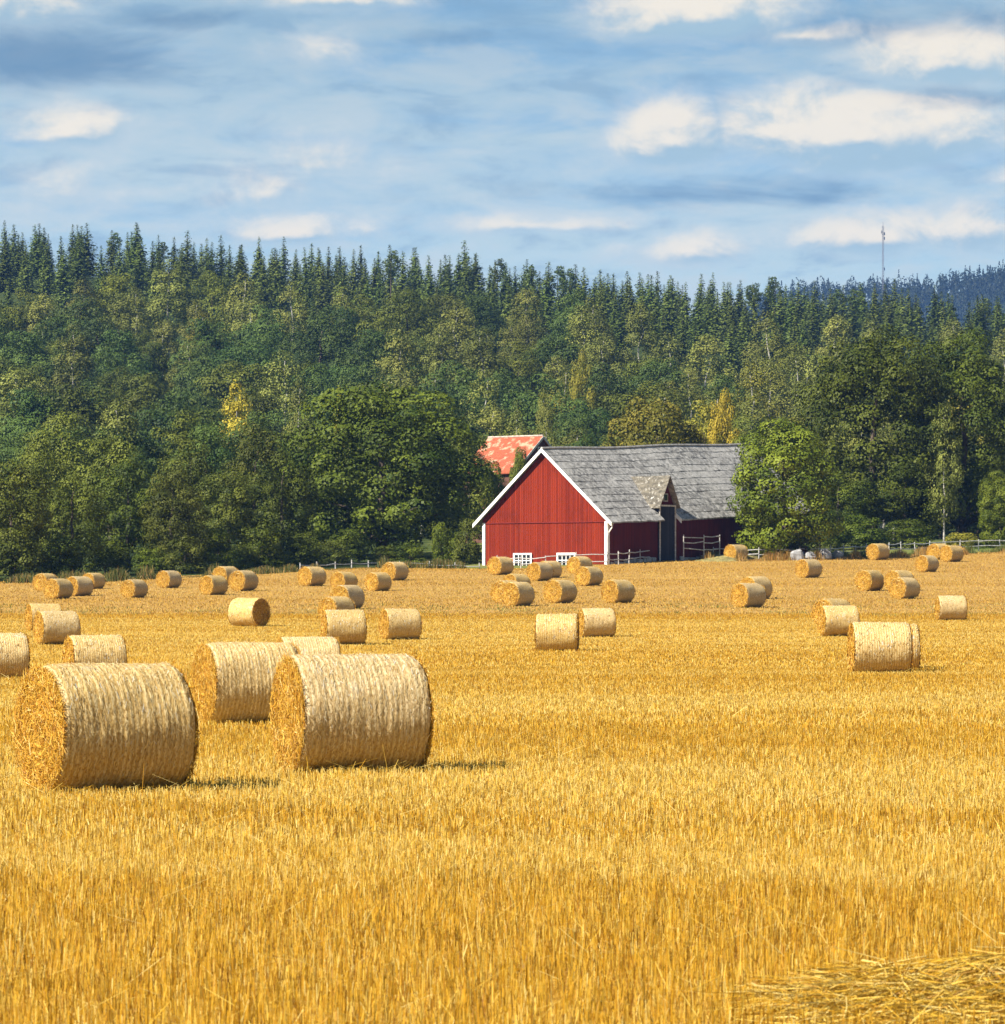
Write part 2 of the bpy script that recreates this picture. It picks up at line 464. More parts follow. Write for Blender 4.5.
def endface_material():
    m, nt, b = material('cut_straw_end')
    p = obj_pos(nt); X, Y, Z = nt.xyz(p)
    oi = nt.new('ShaderNodeObjectInfo').outputs['Random']
    zc = nt.sub(Z, .5)
    r = nt.m('SQRT', nt.add(nt.mul(Y, Y), nt.mul(zc, zc)))
    ang = nt.m('ARCTAN2', zc, Y)
    sp = nt.noise(nt.vec(nt.add(nt.mul(r, 17), nt.mul(oi, 40)), nt.mul(ang, 2.2), 0), 1, 4, .65, .6)
    cl = nt.noise(nt.vec(nt.add(Y, nt.mul(oi, 40)), zc, 0), 11, 5, .7)
    c = nt.mix(nt.ramp(sp, .38, .62), (.28, .128, .013), (.49, .295, .045))
    c = nt.mix(nt.ramp(cl, .46, .30), c, (0.1360, 0.0612, 0.0082))
    c = nt.mix(nt.ramp(cl, .58, .74), c, (0.4760, 0.3264, 0.0952))
    hs = nt.new('ShaderNodeHueSaturation'); nt.put(hs.inputs['Color'], c)
    nt.put(hs.inputs['Value'], nt.ramp(nt.m('FRACT', nt.mul(oi, 3.7)), 0, 1, .85, 1.12, False))
    nt.l.new(hs.outputs[0], b.inputs['Base Color'])
    b.inputs['Roughness'].default_value = .8
    b.inputs['Specular IOR Level'].default_value = .15
    bump(nt, b, nt.add(sp, cl), .9, .05)
    return m
M_WRAP = wrap_material()
M_END = endface_material()
BL = .545
ENDC = np.array([(.62, .35, .035), (.70, .46, .09), (.48, .22, .015), (.80, .60, .22), (.32, .13, .01)]) * .82
WRAPC = np.array([(.68, .52, .24), (.56, .38, .13), (.78, .64, .36), (.42, .25, .07), (.68, .66, .56)]) * .84

def bale_meshes(seed, nth, nx, n_end, n_side, wd):
    g = np.random.default_rng(seed)
    ph = g.uniform(0, 6.28, 8)
    def rad(th, x):
        r = .5 + .007 * np.sin(2 * th + ph[0]) + .006 * np.sin(3 * th + ph[1] + x * 2) + .004 * np.sin(7 * th + x * 5 + ph[2])
        r = r + .0018 * np.sin(x * 38 + ph[3] + np.sin(th * 2)) + .0015 * np.sin(x * 61 + ph[4])
        r = r - .030 * np.clip((np.abs(x) - BL + .07) / .07, 0, 1) ** 2
        return np.where(np.sin(th) < -.96, r * .985, r)
    th = np.linspace(0, 2 * np.pi, nth, endpoint=False); x = np.linspace(-BL, BL, nx)
    T, X = np.meshgrid(th, x)
    r = rad(T, X) + g.normal(0, .003, T.shape)
    V = np.stack([X, r * np.cos(T), .5 + r * np.sin(T)], -1).reshape(-1, 3)
    i, j = np.meshgrid(np.arange(nx - 1), np.arange(nth), indexing='ij'); i = i.ravel(); j = j.ravel(); j2 = (j + 1) % nth
    Q = np.stack([i * nth + j, i * nth + j2, (i + 1) * nth + j2, (i + 1) * nth + j], 1)
    fm = np.zeros(len(Q), int); cols = np.tile((.5, .4, .2), (len(V), 1))
    # straw ends held under the net, mostly running round the bale
    n = n_side
    t_ = g.uniform(0, 6.283, n); x_ = g.uniform(-BL * .99, BL * .99, n)
    rr = rad(t_, x_) + g.uniform(.0, .006, n)
    P = np.stack([x_, rr * np.cos(t_), .5 + rr * np.sin(t_)], 1)
    nrm = np.stack([0 * t_, np.cos(t_), np.sin(t_)], 1); tan = np.stack([0 * t_, -np.sin(t_), np.cos(t_)], 1)
    a = g.normal(0, .28, n)[:, None]; d = tan * np.cos(a) + np.array((1.0, 0, 0)) * np.sin(a)
    L = g.uniform(.02, .07, n)[:, None]; s = np.cross(d, nrm) * (wd * g.uniform(.6, 1.2, n))[:, None] / 2
    e = nrm * g.normal(.003, .006, n)[:, None]
    bv = np.stack([P - d * L / 2 - s, P - d * L / 2 + s, P + d * L / 2 + s + e, P + d * L / 2 - s + e], 1).reshape(-1, 3)
    bq = np.arange(n * 4).reshape(n, 4) + len(V)
    bc = np.repeat(WRAPC[g.choice(5, n, p=[.35, .22, .2, .15, .08])] * g.uniform(.8, 1.15, (n, 1)), 4, 0)
    side = mesh_np('net_wrap', np.concatenate([V, bv]), np.concatenate([Q, bq]), [M_WRAP, M_STRAW], np.concatenate([cols, bc]), np.concatenate([fm, np.ones(n, int)]), smooth=True)
    ends = []
    for sx in (1, -1):
        nr = 14 if nth > 60 else 8
        rs = np.linspace(0.0, 1.0, nr); T, RR = np.meshgrid(th, rs)
        edge = rad(T, np.full_like(T, sx * BL)) * 1.002
        r = RR * edge
        bul = .020 * (1 - RR ** 2) - .05 * np.exp(-(RR / .10) ** 2) + g.normal(0, .006, T.shape) * (RR < .99) + .012 * np.sin(RR * 40 + T)
        X = sx * (BL + np.where(RR > .97, -.008, bul))
        V = np.stack([X, r * np.cos(T), .5 + r * np.sin(T)], -1).reshape(-1, 3)
        i, j = np.meshgrid(np.arange(nr - 1), np.arange(nth), indexing='ij'); i = i.ravel(); j = j.ravel(); j2 = (j + 1) % nth
        Q = np.stack([i * nth + j, (i + 1) * nth + j, (i + 1) * nth + j2, i * nth + j2], 1)
        if sx < 0: Q = Q[:, ::-1]
        n = n_end
        t_ = g.uniform(0, 6.283, n); r_ = .5 * np.sqrt(g.random(n)) * .985
        P = np.stack([sx * (BL + .012 + g.uniform(0, .016, n)), r_ * np.cos(t_), .5 + r_ * np.sin(t_)], 1)
        tan = np.stack([0 * t_, -np.sin(t_), np.cos(t_)], 1); radv = np.stack([0 * t_, np.cos(t_), np.sin(t_)], 1)
        a = g.normal(0, .9, n)[:, None]; out = np.array((sx * 1.0, 0, 0))
        d = tan * np.cos(a) + radv * np.sin(a) + out * g.normal(.02, .12, n)[:, None]
        d /= np.linalg.norm(d, axis=1)[:, None]
        L = g.uniform(.03, .15, n)[:, None]; L = np.minimum(L, np.maximum(.02, 1.06 - 2 * r_)[:, None] + .05)
        nn = out + g.normal(0, .6, (n, 3)); s = np.cross(d, nn); s /= np.linalg.norm(s, axis=1)[:, None]; s = s * (wd * g.uniform(.6, 1.2, n))[:, None] / 2
        bv = np.stack([P - d * L / 2 - s, P - d * L / 2 + s, P + d * L / 2 + s, P + d * L / 2 - s], 1).reshape(-1, 3)
        bq = np.arange(n * 4).reshape(n, 4) + len(V)
        bc = np.repeat(ENDC[g.choice(5, n, p=[.36, .2, .26, .04, .14])] * g.uniform(.8, 1.15, (n, 1)), 4, 0)
        ends.append(mesh_np('end_face', np.concatenate([V, bv]), np.concatenate([Q, bq]), [M_END, M_STRAW], np.concatenate([np.tile((.5, .3, .05), (len(V), 1)), bc]), np.concatenate([np.zeros(len(Q), int), np.ones(n, int)]), smooth=True))
    return side, ends[0], ends[1]

BALE_HI = [bale_meshes(100 + k, 128, 90, 5200, 4200, .0042) for k in range(2)]
BALE_MID = [bale_meshes(200 + k, 48, 20, 900, 1400, .013) for k in range(4)]

ALPHA = 0
BALES = [  # x0, x1, top, bottom, angle of the visible end away from the camera, detailed, label
 (15, 197, 662, 786, 66, 1, 'biggest front bale with tightly ringed wrap standing nearest of all in the field'),
 (273, 430, 652, 766, 73, 1, 'big front bale with a bluish worn patch on its wrap, second nearest in the field'),
 (195, 300, 641, 720, 71, 1, 'big bale half hidden behind the bale with the bluish worn patch'),
 (270, 346, 642, 684, 78, 1, 'pale bale of which only the top shows above the big bale with the worn patch'),
 (68, 122, 641, 680, 76, 0, 'pale bale peeping over the top of the nearest big bale'),
 (-22, 20.5, 637, 677, 80, 0, 'grey straw bale cut off by the left edge of the photo'),
 (36, 78, 610, 643, 72, 0, 'pale bale with a thin golden end, front one of a close pair at the left'),
 (26, 62, 603, 630, 75, 0, 'pale bale mostly hidden behind its twin at the left'),
 (228, 270, 597, 625, -50, 0, 'pale bale turned the other way with its dark brown end in shade'),
 (34, 57, 573, 590, 35, 0, 'small far bale tucked behind another at the left end of the field'),
 (42, 74.5, 578, 598, 38, 0, 'front bale of the cluster of four below the left wood'),
 (66, 92, 576, 595, 44, 0, 'bale in the middle of the cluster of four below the left wood'),
 (84, 103, 573.6, 588, 38, 0, 'small bale at the right back of the cluster of four below the left wood'),
 (119.5, 149, 579, 597, 38, 0, 'single bale standing right of the cluster of four below the left wood'),
 (156, 182, 570, 587, 38, 0, 'single bale close against the dark hollow under the left wood'),
 (197, 230, 575, 594, 42, 0, 'front left bale of the three below the bright green bush'),
 (215, 237, 566, 584, 38, 0, 'bale at the back of the three below the bright green bush'),
 (230, 257, 570, 590, 35, 0, 'right bale of the three below the bright green bush'),
 (298, 326, 566, 585, 42, 0, 'single bale by the fence under the big spreading oak'),
 (330, 357.5, 571.5, 590, 36, 0, 'hindmost bale of the stacked-looking row under the big oak'),
 (331, 364, 584.5, 608, 36, 0, 'middle bale of the stacked-looking row under the big oak'),
 (317, 356, 596, 620, 42, 0, 'golden-ended bale just behind the pale side-on bale under the oak'),
 (323, 364.5, 608.5, 643, 80, 0, 'pale side-on bale at the front of the row under the oak'),
 (379.5, 421, 608, 638, 70, 0, 'lone pale bale with a brown underside and thin golden end'),
 (363, 393, 572, 590, 40, 0, 'bale with a pale top right of the row under the oak'),
 (382, 408, 561.5, 579.6, 38, 0, 'bale standing by the fence post left of the barn'),
 (486, 515, 555, 574, 38, 0, 'bale against the left corner of the red gable'),
 (527, 553, 562, 580, 38, 0, 'bale in front of the red wall between the two windows'),
 (541, 558, 560.5, 577, 42, 0, 'bale hidden behind the one between the two barn windows'),
 (567, 592, 556, 573, 38, 0, 'bale under the right hand barn window'),
 (574, 604, 566, 585, 36, 0, 'bale just in front of the one under the right barn window'),
 (503, 530, 573.5, 592, 40, 0, 'small grey-topped bale at the back of the three left of the barn windows'),
 (500, 535, 580, 605, 36, 0, 'front bale of the three left of the barn windows, its side in deep shade'),
 (492, 522, 580, 602, 38, 0, 'golden end showing at the left of the three bales before the gable'),
 (542.5, 578, 579, 602, 36, 0, 'bale in the middle of the row before the red gable'),
 (599, 637, 579, 602, 40, 0, 'last bale on the right of the row before the red gable'),
 (536, 578, 613, 649, 93, 0, 'pale bale exactly side-on in mid field before the barn'),
 (578, 615.5, 607.5, 635.6, 76, 0, 'pale bale behind the exactly side-on one, thin golden end showing'),
 (724, 748, 544, 560, 40, 0, 'orange bale by the fence at the foot of the bright green tree'),
 (793, 824, 556, 577, 40, 0, 'single bale below the pale boulders by the right fence'),
 (867, 889, 542, 559, 36, 0, 'single bale standing against the right fence under the tall oaks'),
 (927, 950, 541.5, 559, 36, 0, 'left bale of the touching pair at the right fence'),
 (940, 963, 544, 561, 38, 0, 'right bale of the touching pair at the right fence'),
 (914, 940, 555, 571, 35, 0, 'bale just below the touching pair at the right fence'),
 (854, 885, 568, 590, 33, 0, 'round golden bale with a dark hole, left of two overlapping bales'),
 (889, 920, 577, 598, 36, 0, 'front bale of the overlapping two on the right'),
 (884, 915, 569.5, 590, 38, 0, 'rear bale of the overlapping two on the right'),
 (729, 768, 580, 606.5, 42, 0, 'front bale of the snug pair below the bright green tree'),
 (741, 771, 575, 598, 42, 0, 'rear bale of the snug pair below the bright green tree'),
 (815, 850, 598, 625, 40, 0, 'golden-ended bale half covered by a pale one on the right'),
 (819, 858, 604.5, 635, 74, 0, 'pale bale standing between a golden end and a big bale on the right'),
 (848, 912, 621, 671, 82, 0, 'biggest bale on the right side of the field, pale and broad'),
 (864, 918.5, 623, 668, 82, 0, 'bale showing as a rim behind the biggest bale on the right'),
 (934, 968, 595, 619, 78, 0, 'grey weathered bale lying alone near the right edge'),
]
for k, (x0, x1, yt, yb, al, hi, lab) in enumerate(BALES):
    px = (x0 + x1) / 2
    d = hit(px, yb)
    low_ = .085 * F / d
    d = hit(px, yb + low_ * .8)
    D = min(1.45, max(1.14, (yb + low_ - yt) * .98 * d / F))
    d = d + D * .08
    x = (px - CX) / F * d
    a = R(al) ; th_cam = math.atan2(x, d)
    nx_, ny_ = -math.sin(a), -math.cos(a)
    rz = math.atan2(ny_, nx_) - th_cam
    e = empty('straw_bale', (x, d, float(hz(x, d)) - .035), rz, lab, 'straw bale', 'round straw bales in the field')
    e.scale = (D, D, D)
    s, p, q = (BALE_HI[k % 2] if hi else BALE_MID[k % 4])
    link('net_wrap', s, e); link('end_face', p, e); link('end_face', q, e)

# ------------------------------------------------------------------ barn
def board_material(name, c0, c1, pitch, axis, weather=(.30, .16, .10)):
    m, nt, b = material(name)
    p = obj_pos(nt); s = nt.xyz(p); U = s[axis]; Z = s[2]
    q = nt.mul(U, 1 / pitch)
    cell = nt.m('FLOOR', q); fr = nt.m('FRACT', q)
    wn = nt.new('ShaderNodeTexWhiteNoise', noise_dimensions='1D'); nt.l.new(cell, wn.inputs['W'])
    g = nt.noise(nt.vec(nt.mul(U, 9), nt.mul(Z, .8), 0), 1, 5, .65)
    big = nt.noise(nt.vec(nt.mul(U, .5), nt.mul(Z, .25), 2), 1, 4, .6)
    c = nt.mix(nt.ramp(wn.outputs[0], 0, 1, 0, 1, False), c0, c1)
    c = nt.mix(nt.mul(nt.ramp(g, .5, .8), .5), c, weather)
    c = nt.mix(nt.mul(nt.ramp(big, .48, .70), .7), c, tuple(v * .45 for v in c1))
    gap = nt.m('MINIMUM', nt.ramp(fr, 0, .10), nt.ramp(fr, 1, .90))
    c = nt.mix(nt.sub(1, gap), c, tuple(v * .35 for v in c0))
    nt.put(b.inputs['Base Color'], c)
    b.inputs['Roughness'].default_value = .85; b.inputs['Specular IOR Level'].default_value = .15
    bump(nt, b, nt.add(gap, nt.mul(g, .2)), .8, .03)
    return m
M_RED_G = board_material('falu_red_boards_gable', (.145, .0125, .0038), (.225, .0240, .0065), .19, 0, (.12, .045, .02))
M_RED_SHADE = board_material('falu_red_boards_shaded', (.070, .006, .004), (.105, .010, .005), .19, 1, (.09, .035, .02))  # gable red darkened: the long side's shade is painted into the colour
M_TAR = board_material('tarred_boards', (.018, .020, .028), (.034, .036, .046), .2, 1, (.07, .07, .08))
M_WHITE = simple('white_paint', (.76, .75, .72), .6, .10, 2.0, .3)
M_GREYWOOD = simple('weathered_wood', (.40, .38, .35), .85, .35, 5.0, .2, .01)
M_WHITEPOLE = simple('silvered_pole', (.40, .39, .37), .8, .3, 4.0, .2, .01)
M_GLASS, _nt, _b = material('window_glass')
_b.inputs['Base Color'].default_value = (.015, .018, .022, 1); _b.inputs['Roughness'].default_value = .08
M_STONE = simple('field_stone', (.30, .29, .27), .9, .4, 2.5, .2, .05)

def shingle_material(name, tint):
    m, nt, b = material(name)
    p = obj_pos(nt); X, Y, Z = nt.xyz(p)
    v = nt.new('ShaderNodeTexVoronoi'); nt.l.new(nt.vec(nt.mul(Y, 4.2), nt.mul(Z, 4.4), nt.mul(X, 1.0)), v.inputs['Vector']); v.inputs['Scale'].default_value = 1
    sc = nt.new('ShaderNodeSeparateColor'); nt.l.new(v.outputs['Color'], sc.inputs[0])
    big = nt.noise(nt.vec(nt.mul(Y, .16), nt.mul(Z, .35), 0), 1, 5, .65)
    fine = nt.noise(p, 3.4, 6, .75)
    c = nt.mix(sc.outputs[0], tuple(.14 * k for k in tint), tuple(.44 * k for k in tint))
    c = nt.mix(nt.mul(nt.ramp(big, .4, .7), .75), c, tuple(.50 * k for k in tint))
    c = nt.mix(nt.ramp(fine, .55, .66), c, (.46, .45, .41))
    c = nt.mix(nt.mul(nt.ramp(fine, .47, .36), .85), c, (.03, .03, .025))
    nt.put(b.inputs['Base Color'], c); b.inputs['Roughness'].default_value = .8; b.inputs['Specular IOR Level'].default_value = .25
    bump(nt, b, nt.add(sc.outputs[1], fine), .8, .05)
    return m
M_ROOF = shingle_material('grey_shingles', (.70, .675, .62))
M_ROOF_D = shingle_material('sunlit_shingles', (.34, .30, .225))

BA = R(38)
W_, L_ = 13.6, 30.8
dC = 372.0
cx, cy = (607.5 - CX) / F * dC, dC
# barn axes: local x across the gable (0 at the right corner, negative to the left), local y along the barn, z up
barn = empty('barn', (cx, cy, 0), -BA, 'red wooden barn with white trim and a long grey shingle roof', 'barn')
KS = .042
RZ0, EZ0 = 15.02, 8.55           # ridge and eave-tip heights at the front
OV, OF = .74, .45
HALF = W_ / 2
SL = (RZ0 - EZ0) / (HALF + OV)
def roof_z(w, u): return EZ0 + SL * (OV - w) + KS * u          # right slope; w = local x
def mirror(w): return -W_ - w
D0, D1 = 7.4, 9.9                # the gap in the eave where the dormer stands
# walls
def wall(name, pts, mat, thick, parent=barn):
    """flat wall from an outline, extruded inward by thick"""
    P = [np.array(p, float) for p in pts]; n = np.cross(P[1] - P[0], P[-1] - P[0]); n /= np.linalg.norm(n)
    m = MB(); k = len(P)
    m.v = [tuple(p) for p in P] + [tuple(p - n * thick) for p in P]
    m.f = [tuple(range(k)), tuple(reversed(range(k, 2 * k)))] + [(i, i + k, (i + 1) % k + k, (i + 1) % k) for i in range(k)]
    return m.build(name, mat, parent)
BZ = 3.6
seam = 8.72
wt = lambda w, u: roof_z(w, u) - .18
gable = wall('gable_wall', [(-W_, 0, BZ), (0, 0, BZ), (0, 0, seam), (-W_, 0, seam)], M_RED_G, .18)
tw = 0 - (seam - wt(0, 0)) / -SL if wt(0, 0) < seam else 0
up = wall('gable_boarding', [(-W_ + .0, -.05, seam - .04), (0, -.05, seam - .04), (0, -.05, wt(0, 0)), (-HALF, -.05, wt(-HALF, 0)), (-W_, -.05, wt(0, 0))], M_RED_G, .16)
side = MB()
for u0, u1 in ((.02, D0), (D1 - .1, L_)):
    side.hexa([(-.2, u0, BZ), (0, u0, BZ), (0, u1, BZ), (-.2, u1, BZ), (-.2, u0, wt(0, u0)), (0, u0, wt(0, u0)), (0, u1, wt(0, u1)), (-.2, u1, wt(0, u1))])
side.build('side_wall', M_RED_SHADE, barn)
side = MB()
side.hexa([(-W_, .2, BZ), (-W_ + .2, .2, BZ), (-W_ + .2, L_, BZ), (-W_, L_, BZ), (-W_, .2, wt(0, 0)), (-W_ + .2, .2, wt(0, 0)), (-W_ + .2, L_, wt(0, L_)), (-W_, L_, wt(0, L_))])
side.build('side_wall', M_RED_SHADE, barn)
wall('gable_wall', [(0, L_, BZ), (-W_, L_, BZ), (-W_, L_, wt(0, L_)), (-HALF, L_, wt(-HALF, L_)), (0, L_, wt(0, L_))], M_RED_G, .18)
# roof in overlapping courses
def roof_slope(sign, segs):
    V, Fc = [], []
    NC = 11
    g = np.random.default_rng(5 if sign > 0 else 6)
    span = HALF + OV
    for k in range(NC):
        s0, s1 = k / NC, (k + 1) / NC
        w0, w1 = OV - s0 * span, OV - s1 * span - .10 * (k < NC - 1)
        for a, b, full in segs:
            if not full and w0 > -.35: continue
            us = np.linspace(a, b, max(2, int((b - a) / .55)))
            us = us.copy()
            off = g.normal(0, .012, len(us)); sag = .05 * np.sin(us * .37 + 1) * (s0 + .3)
            jag = g.normal(0, .02, len(us))
            b0 = len(V)
            for i, u in enumerate(us):
                uu = min(max(u, a), b)
                for (w, h) in ((w0 + jag[i], .055), (w1, .01), (w0 + jag[i], -.06), (w1, -.12)):
                    z = roof_z(w, uu) + h + off[i] + sag[i]
                    x = w if sign > 0 else mirror(w)
                    V.append((x, uu, z))
            for i in range(len(us) - 1):
                p, q = b0 + 4 * i, b0 + 4 * (i + 1)
                Fc += [(p, q, q + 1, p + 1), (p, p + 2, q + 2, q), (p + 2, p + 3, q + 3, q + 2), (p + 1, q + 1, q + 3, p + 3)]
            p = b0; q = b0 + 4 * (len(us) - 1)
            Fc += [(p, p + 1, p + 3, p + 2), (q, q + 2, q + 3, q + 1)]
    return V, Fc
V, Fc = roof_slope(1, [(-OF, D0, True), (D0, D1, False), (D1, L_ + .4, True)])
roof = link('roof', mesh_np('roof', V, Fc, M_ROOF), barn)
V, Fc = roof_slope(-1, [(-OF, L_ + .4, True)])
roof2 = link('roof', mesh_np('roof', V, Fc, M_ROOF), barn)
m = MB(); m.tube([(-HALF, u, roof_z(-HALF, u) + .08 + .05 * math.sin(u * .37 + 1) * 1.2) for u in np.linspace(-OF, L_ + .4, 30)], [.11] * 30, 6)
m.build('ridge_cap', M_GREYWOOD, barn)
# white bargeboards, corner boards
for sg in (1, -1):
    f = (lambda w: w) if sg > 0 else mirror
    m = MB()
    a, b = (OV + .06), -HALF
    y0, y1 = -OF - .07, -OF - .015
    pts = [(f(a), roof_z(a, -OF) - .22), (f(b), roof_z(b, -OF) - .22), (f(b), roof_z(b, -OF) + .12), (f(a), roof_z(a, -OF) + .12)]
    m.v = [(p[0], y0, p[1]) for p in pts] + [(p[0], y1, p[1]) for p in pts]
    m.f = [(0, 1, 2, 3), (7, 6, 5, 4), (0, 4, 5, 1), (1, 5, 6, 2), (2, 6, 7, 3), (3, 7, 4, 0)]
    m.build('bargeboard', M_WHITE, barn)
    m = MB()
    x0 = f(0)
    if sg > 0: m.box(-.26, .05, -.09, -.05, BZ, 8.7); m.box(.003, .05, -.05, .24, BZ, 8.7)
    else: m.box(-W_ - .04, -W_ + .26, -.09, -.05, BZ, 8.7)
    m.build('corner_board', M_WHITE, barn)
m = MB(); m.box(-W_ + .26, -.26, -.075, -.05, seam - .09, seam - .03); m.build('seam_board', simple('old_red_trim', (.17, .016, .012), .85, .2), barn)
# bent gutter outlet at the right eave corner
m = MB(); m.tube([(OV - .05, -.15, EZ0 - .02), (OV - .15, -.12, EZ0 - .35), (.22, -.1, EZ0 - .8), (.10, -.1, EZ0 - 1.05)], [.06] * 4, 6); m.build('downpipe', M_WHITE, barn)
# windows in the gable
for fr in (.327, .678):
    c = -W_ + fr * W_
    m = MB(); z0, z1, hw = 4.72, 6.02, 1.02
    m.box(c - hw, c + hw, -.15, -.10, z1 - .15, z1); m.box(c - hw, c + hw, -.15, -.10, z0, z0 + .15)
    m.box(c - hw, c - hw + .17, -.148, -.10, z0 + .15, z1 - .15); m.box(c + hw - .17, c + hw, -.148, -.10, z0 + .15, z1 - .15)
    fro = m.build('window', M_WHITE, barn)
    m = MB()
    for q in (-.43, 0, .43): m.box(c + q - .035, c + q + .035, -.13, -.10, z0 + .15, z1 - .15)
    for q0, q1 in ((-.85, -.465), (-.395, -.035), (.035, .395), (.465, .85)): m.box(c + q0, c + q1, -.128, -.10, (z0 + z1) / 2 - .035, (z0 + z1) / 2 + .035)
    m.build('glazing_bars', M_WHITE, fro)
    m = MB(); m.box(c - hw + .17, c + hw - .17, -.098, -.062, z0 + .15, z1 - .15); m.build('pane', M_GLASS, fro)
# dormer over the loft door
uc = (D0 + D1) / 2 - .1
dz_r, dz_e = 12.72, 10.25
hwid = 1.25
front = .18
m = MB()
m.hexa([(-.6, uc - hwid + .1, BZ), (front, uc - hwid + .1, BZ), (front, uc + hwid - .1, BZ), (-.6, uc + hwid - .1, BZ),
        (-.6, uc - hwid + .1, dz_e), (front, uc - hwid + .1, dz_e), (front, uc + hwid - .1, dz_e), (-.6, uc + hwid - .1, dz_e)])
dw = m.build('loft_door_wall', M_TAR, barn)
m = MB()
for p in (uc - hwid + .1, uc + hwid - .1): m.box(front - .02, front + .06, p - .07, p + .07, BZ, dz_e)
m.build('door_post', M_GREYWOOD, barn)
m = MB(); m.box(front + .002, front + .07, uc - hwid + .17, uc + hwid - .17, dz_e - .14, dz_e); m.build('door_lintel', M_GREYWOOD, barn)
wall('dormer_gable', [(front - .25, uc - hwid, dz_e + .005), (front - .25, uc + hwid, dz_e + .005), (front - .25, uc, dz_r - .15)], M_RED_SHADE, .1)
m = MB(); m.box(front - .24, front - .18, uc - .33, uc + .33, dz_e + .3, dz_e + 1.0); dwin = m.build('window', M_GREYWOOD, barn)
m = MB(); m.box(front - .178, front - .165, uc - .25, uc + .25, dz_e + .38, dz_e + .92); m.build('pane', M_GLASS, dwin)
w_r = OV - (dz_r - EZ0 - KS * uc) / SL
w_e = OV - (dz_e - .15 - EZ0 - KS * uc) / SL
for sg in (-1, 1):
    ue = uc + sg * (hwid + .28); ze = dz_e - .30
    th = .10; nx = 9; ny = 8
    V = []; Fc = []
    g = np.random.default_rng(9 + sg)
    for lay in (0, 1):
        for i in range(ny + 1):
            f = i / ny
            u = uc + (ue - uc) * f; z = dz_r + (ze - dz_r) * f
            wb = OV - (z - EZ0 - KS * u) / SL - .12
            wf = front + .32
            for j in range(nx + 1):
                V.append((wb + (wf - wb) * j / nx, u, z + (0 if lay else th) + g.normal(0, .012) + (.04 if lay == 0 and i % 2 else 0)))
    st = (nx + 1) * (ny + 1)
    for i in range(ny):
        for j in range(nx):
            a = i * (nx + 1) + j; b2 = a + nx + 1
            Fc += [(a, a + 1, b2 + 1, b2), (st + a, st + b2, st + b2 + 1, st + a + 1)]
    for i in range(ny):
        a = i * (nx + 1) + nx; b2 = a + nx + 1; Fc.append((a, st + a, st + b2, b2))
        a = i * (nx + 1); b2 = a + nx + 1; Fc.append((a, b2, st + b2, st + a))
    for j in range(nx):
        a = ny * (nx + 1) + j; Fc.append((a, a + 1, st + a + 1, st + a))
        a = j; Fc.append((a, st + a, st + a + 1, a + 1))
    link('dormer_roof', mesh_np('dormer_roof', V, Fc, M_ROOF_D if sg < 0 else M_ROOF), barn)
# pale board closing the cut eave right of the dormer
m = MB(); m.hexa([(-.4, D1 - .06, roof_z(-.4, D1) - .3), (OV, D1 - .06, roof_z(OV, D1) - .3), (OV, D1 - .01, roof_z(OV, D1) - .3), (-.4, D1 - .01, roof_z(-.4, D1) - .3),
                  (-.4, D1 - .06, roof_z(-.4, D1) + .1), (OV, D1 - .06, roof_z(OV, D1) + .1), (OV, D1 - .01, roof_z(OV, D1) + .1), (-.4, D1 - .01, roof_z(-.4, D1) + .1)])
m.build('verge_board', M_WHITE, barn)
# stone footing along the side
m = MB()
g = np.random.default_rng(3)
u = .3
while u < L_ - 1:
    l = g.uniform(.5, 1.0)
    if not (D0 - .2 < u + l / 2 < D1 + .2):
        h = float(hz(cx + .788 * 0.3 + .616 * u, cy + .788 * u)) + g.uniform(.15, .45)
        m.hexa([(.02, u, BZ), (g.uniform(.12, .25), u, BZ), (g.uniform(.12, .25), u + l - .04, BZ), (.02, u + l - .04, BZ), (.02, u + .05, h), (.12, u + .06, h - .05), (.12, u + l - .08, h - .05), (.02, u + l - .08, h)])
    u += l
m.build('stone_footing', M_STONE, barn)

def barn_world(w, u):
    c, s = math.cos(-BA), math.sin(-BA)
    return cx + w * c - u * s, cy + w * s + u * c

# ------------------------------------------------------------------ tiled house behind the barn
def tile_material():
    m, nt, b = material('old_clay_tiles')
    p = obj_pos(nt); X, Y, Z = nt.xyz(p)
    w = nt.m('SINE', nt.mul(X, 28)); rows = nt.m('FRACT', nt.mul(Z, 4.5))
    n = nt.noise(p, 1.1, 5, .65); n2 = nt.noise(p, 5, 4, .6)
    c = nt.mix(nt.ramp(n2, .3, .7), (.22, .038, .012), (.33, .075, .024))
    c = nt.mix(nt.ramp(n, .52, .62), c, (.36, .23, .14))
    nt.put(b.inputs['Base Color'], c); b.inputs['Roughness'].default_value = .8
    bump(nt, b, nt.add(nt.mul(w, .4), rows), .7, .05)
    return m
M_TILE = tile_material()
dH = 438.0; hx = (541 - CX) / F * dH
zr = CAMZ + (600 - 436) / F * dH
zg = float(hz(hx, dH))
HA = R(42)
house = empty('farm_house', (hx, dH, 0), -HA, 'old house with patchy red clay tile roof behind the barn ridge', 'house')
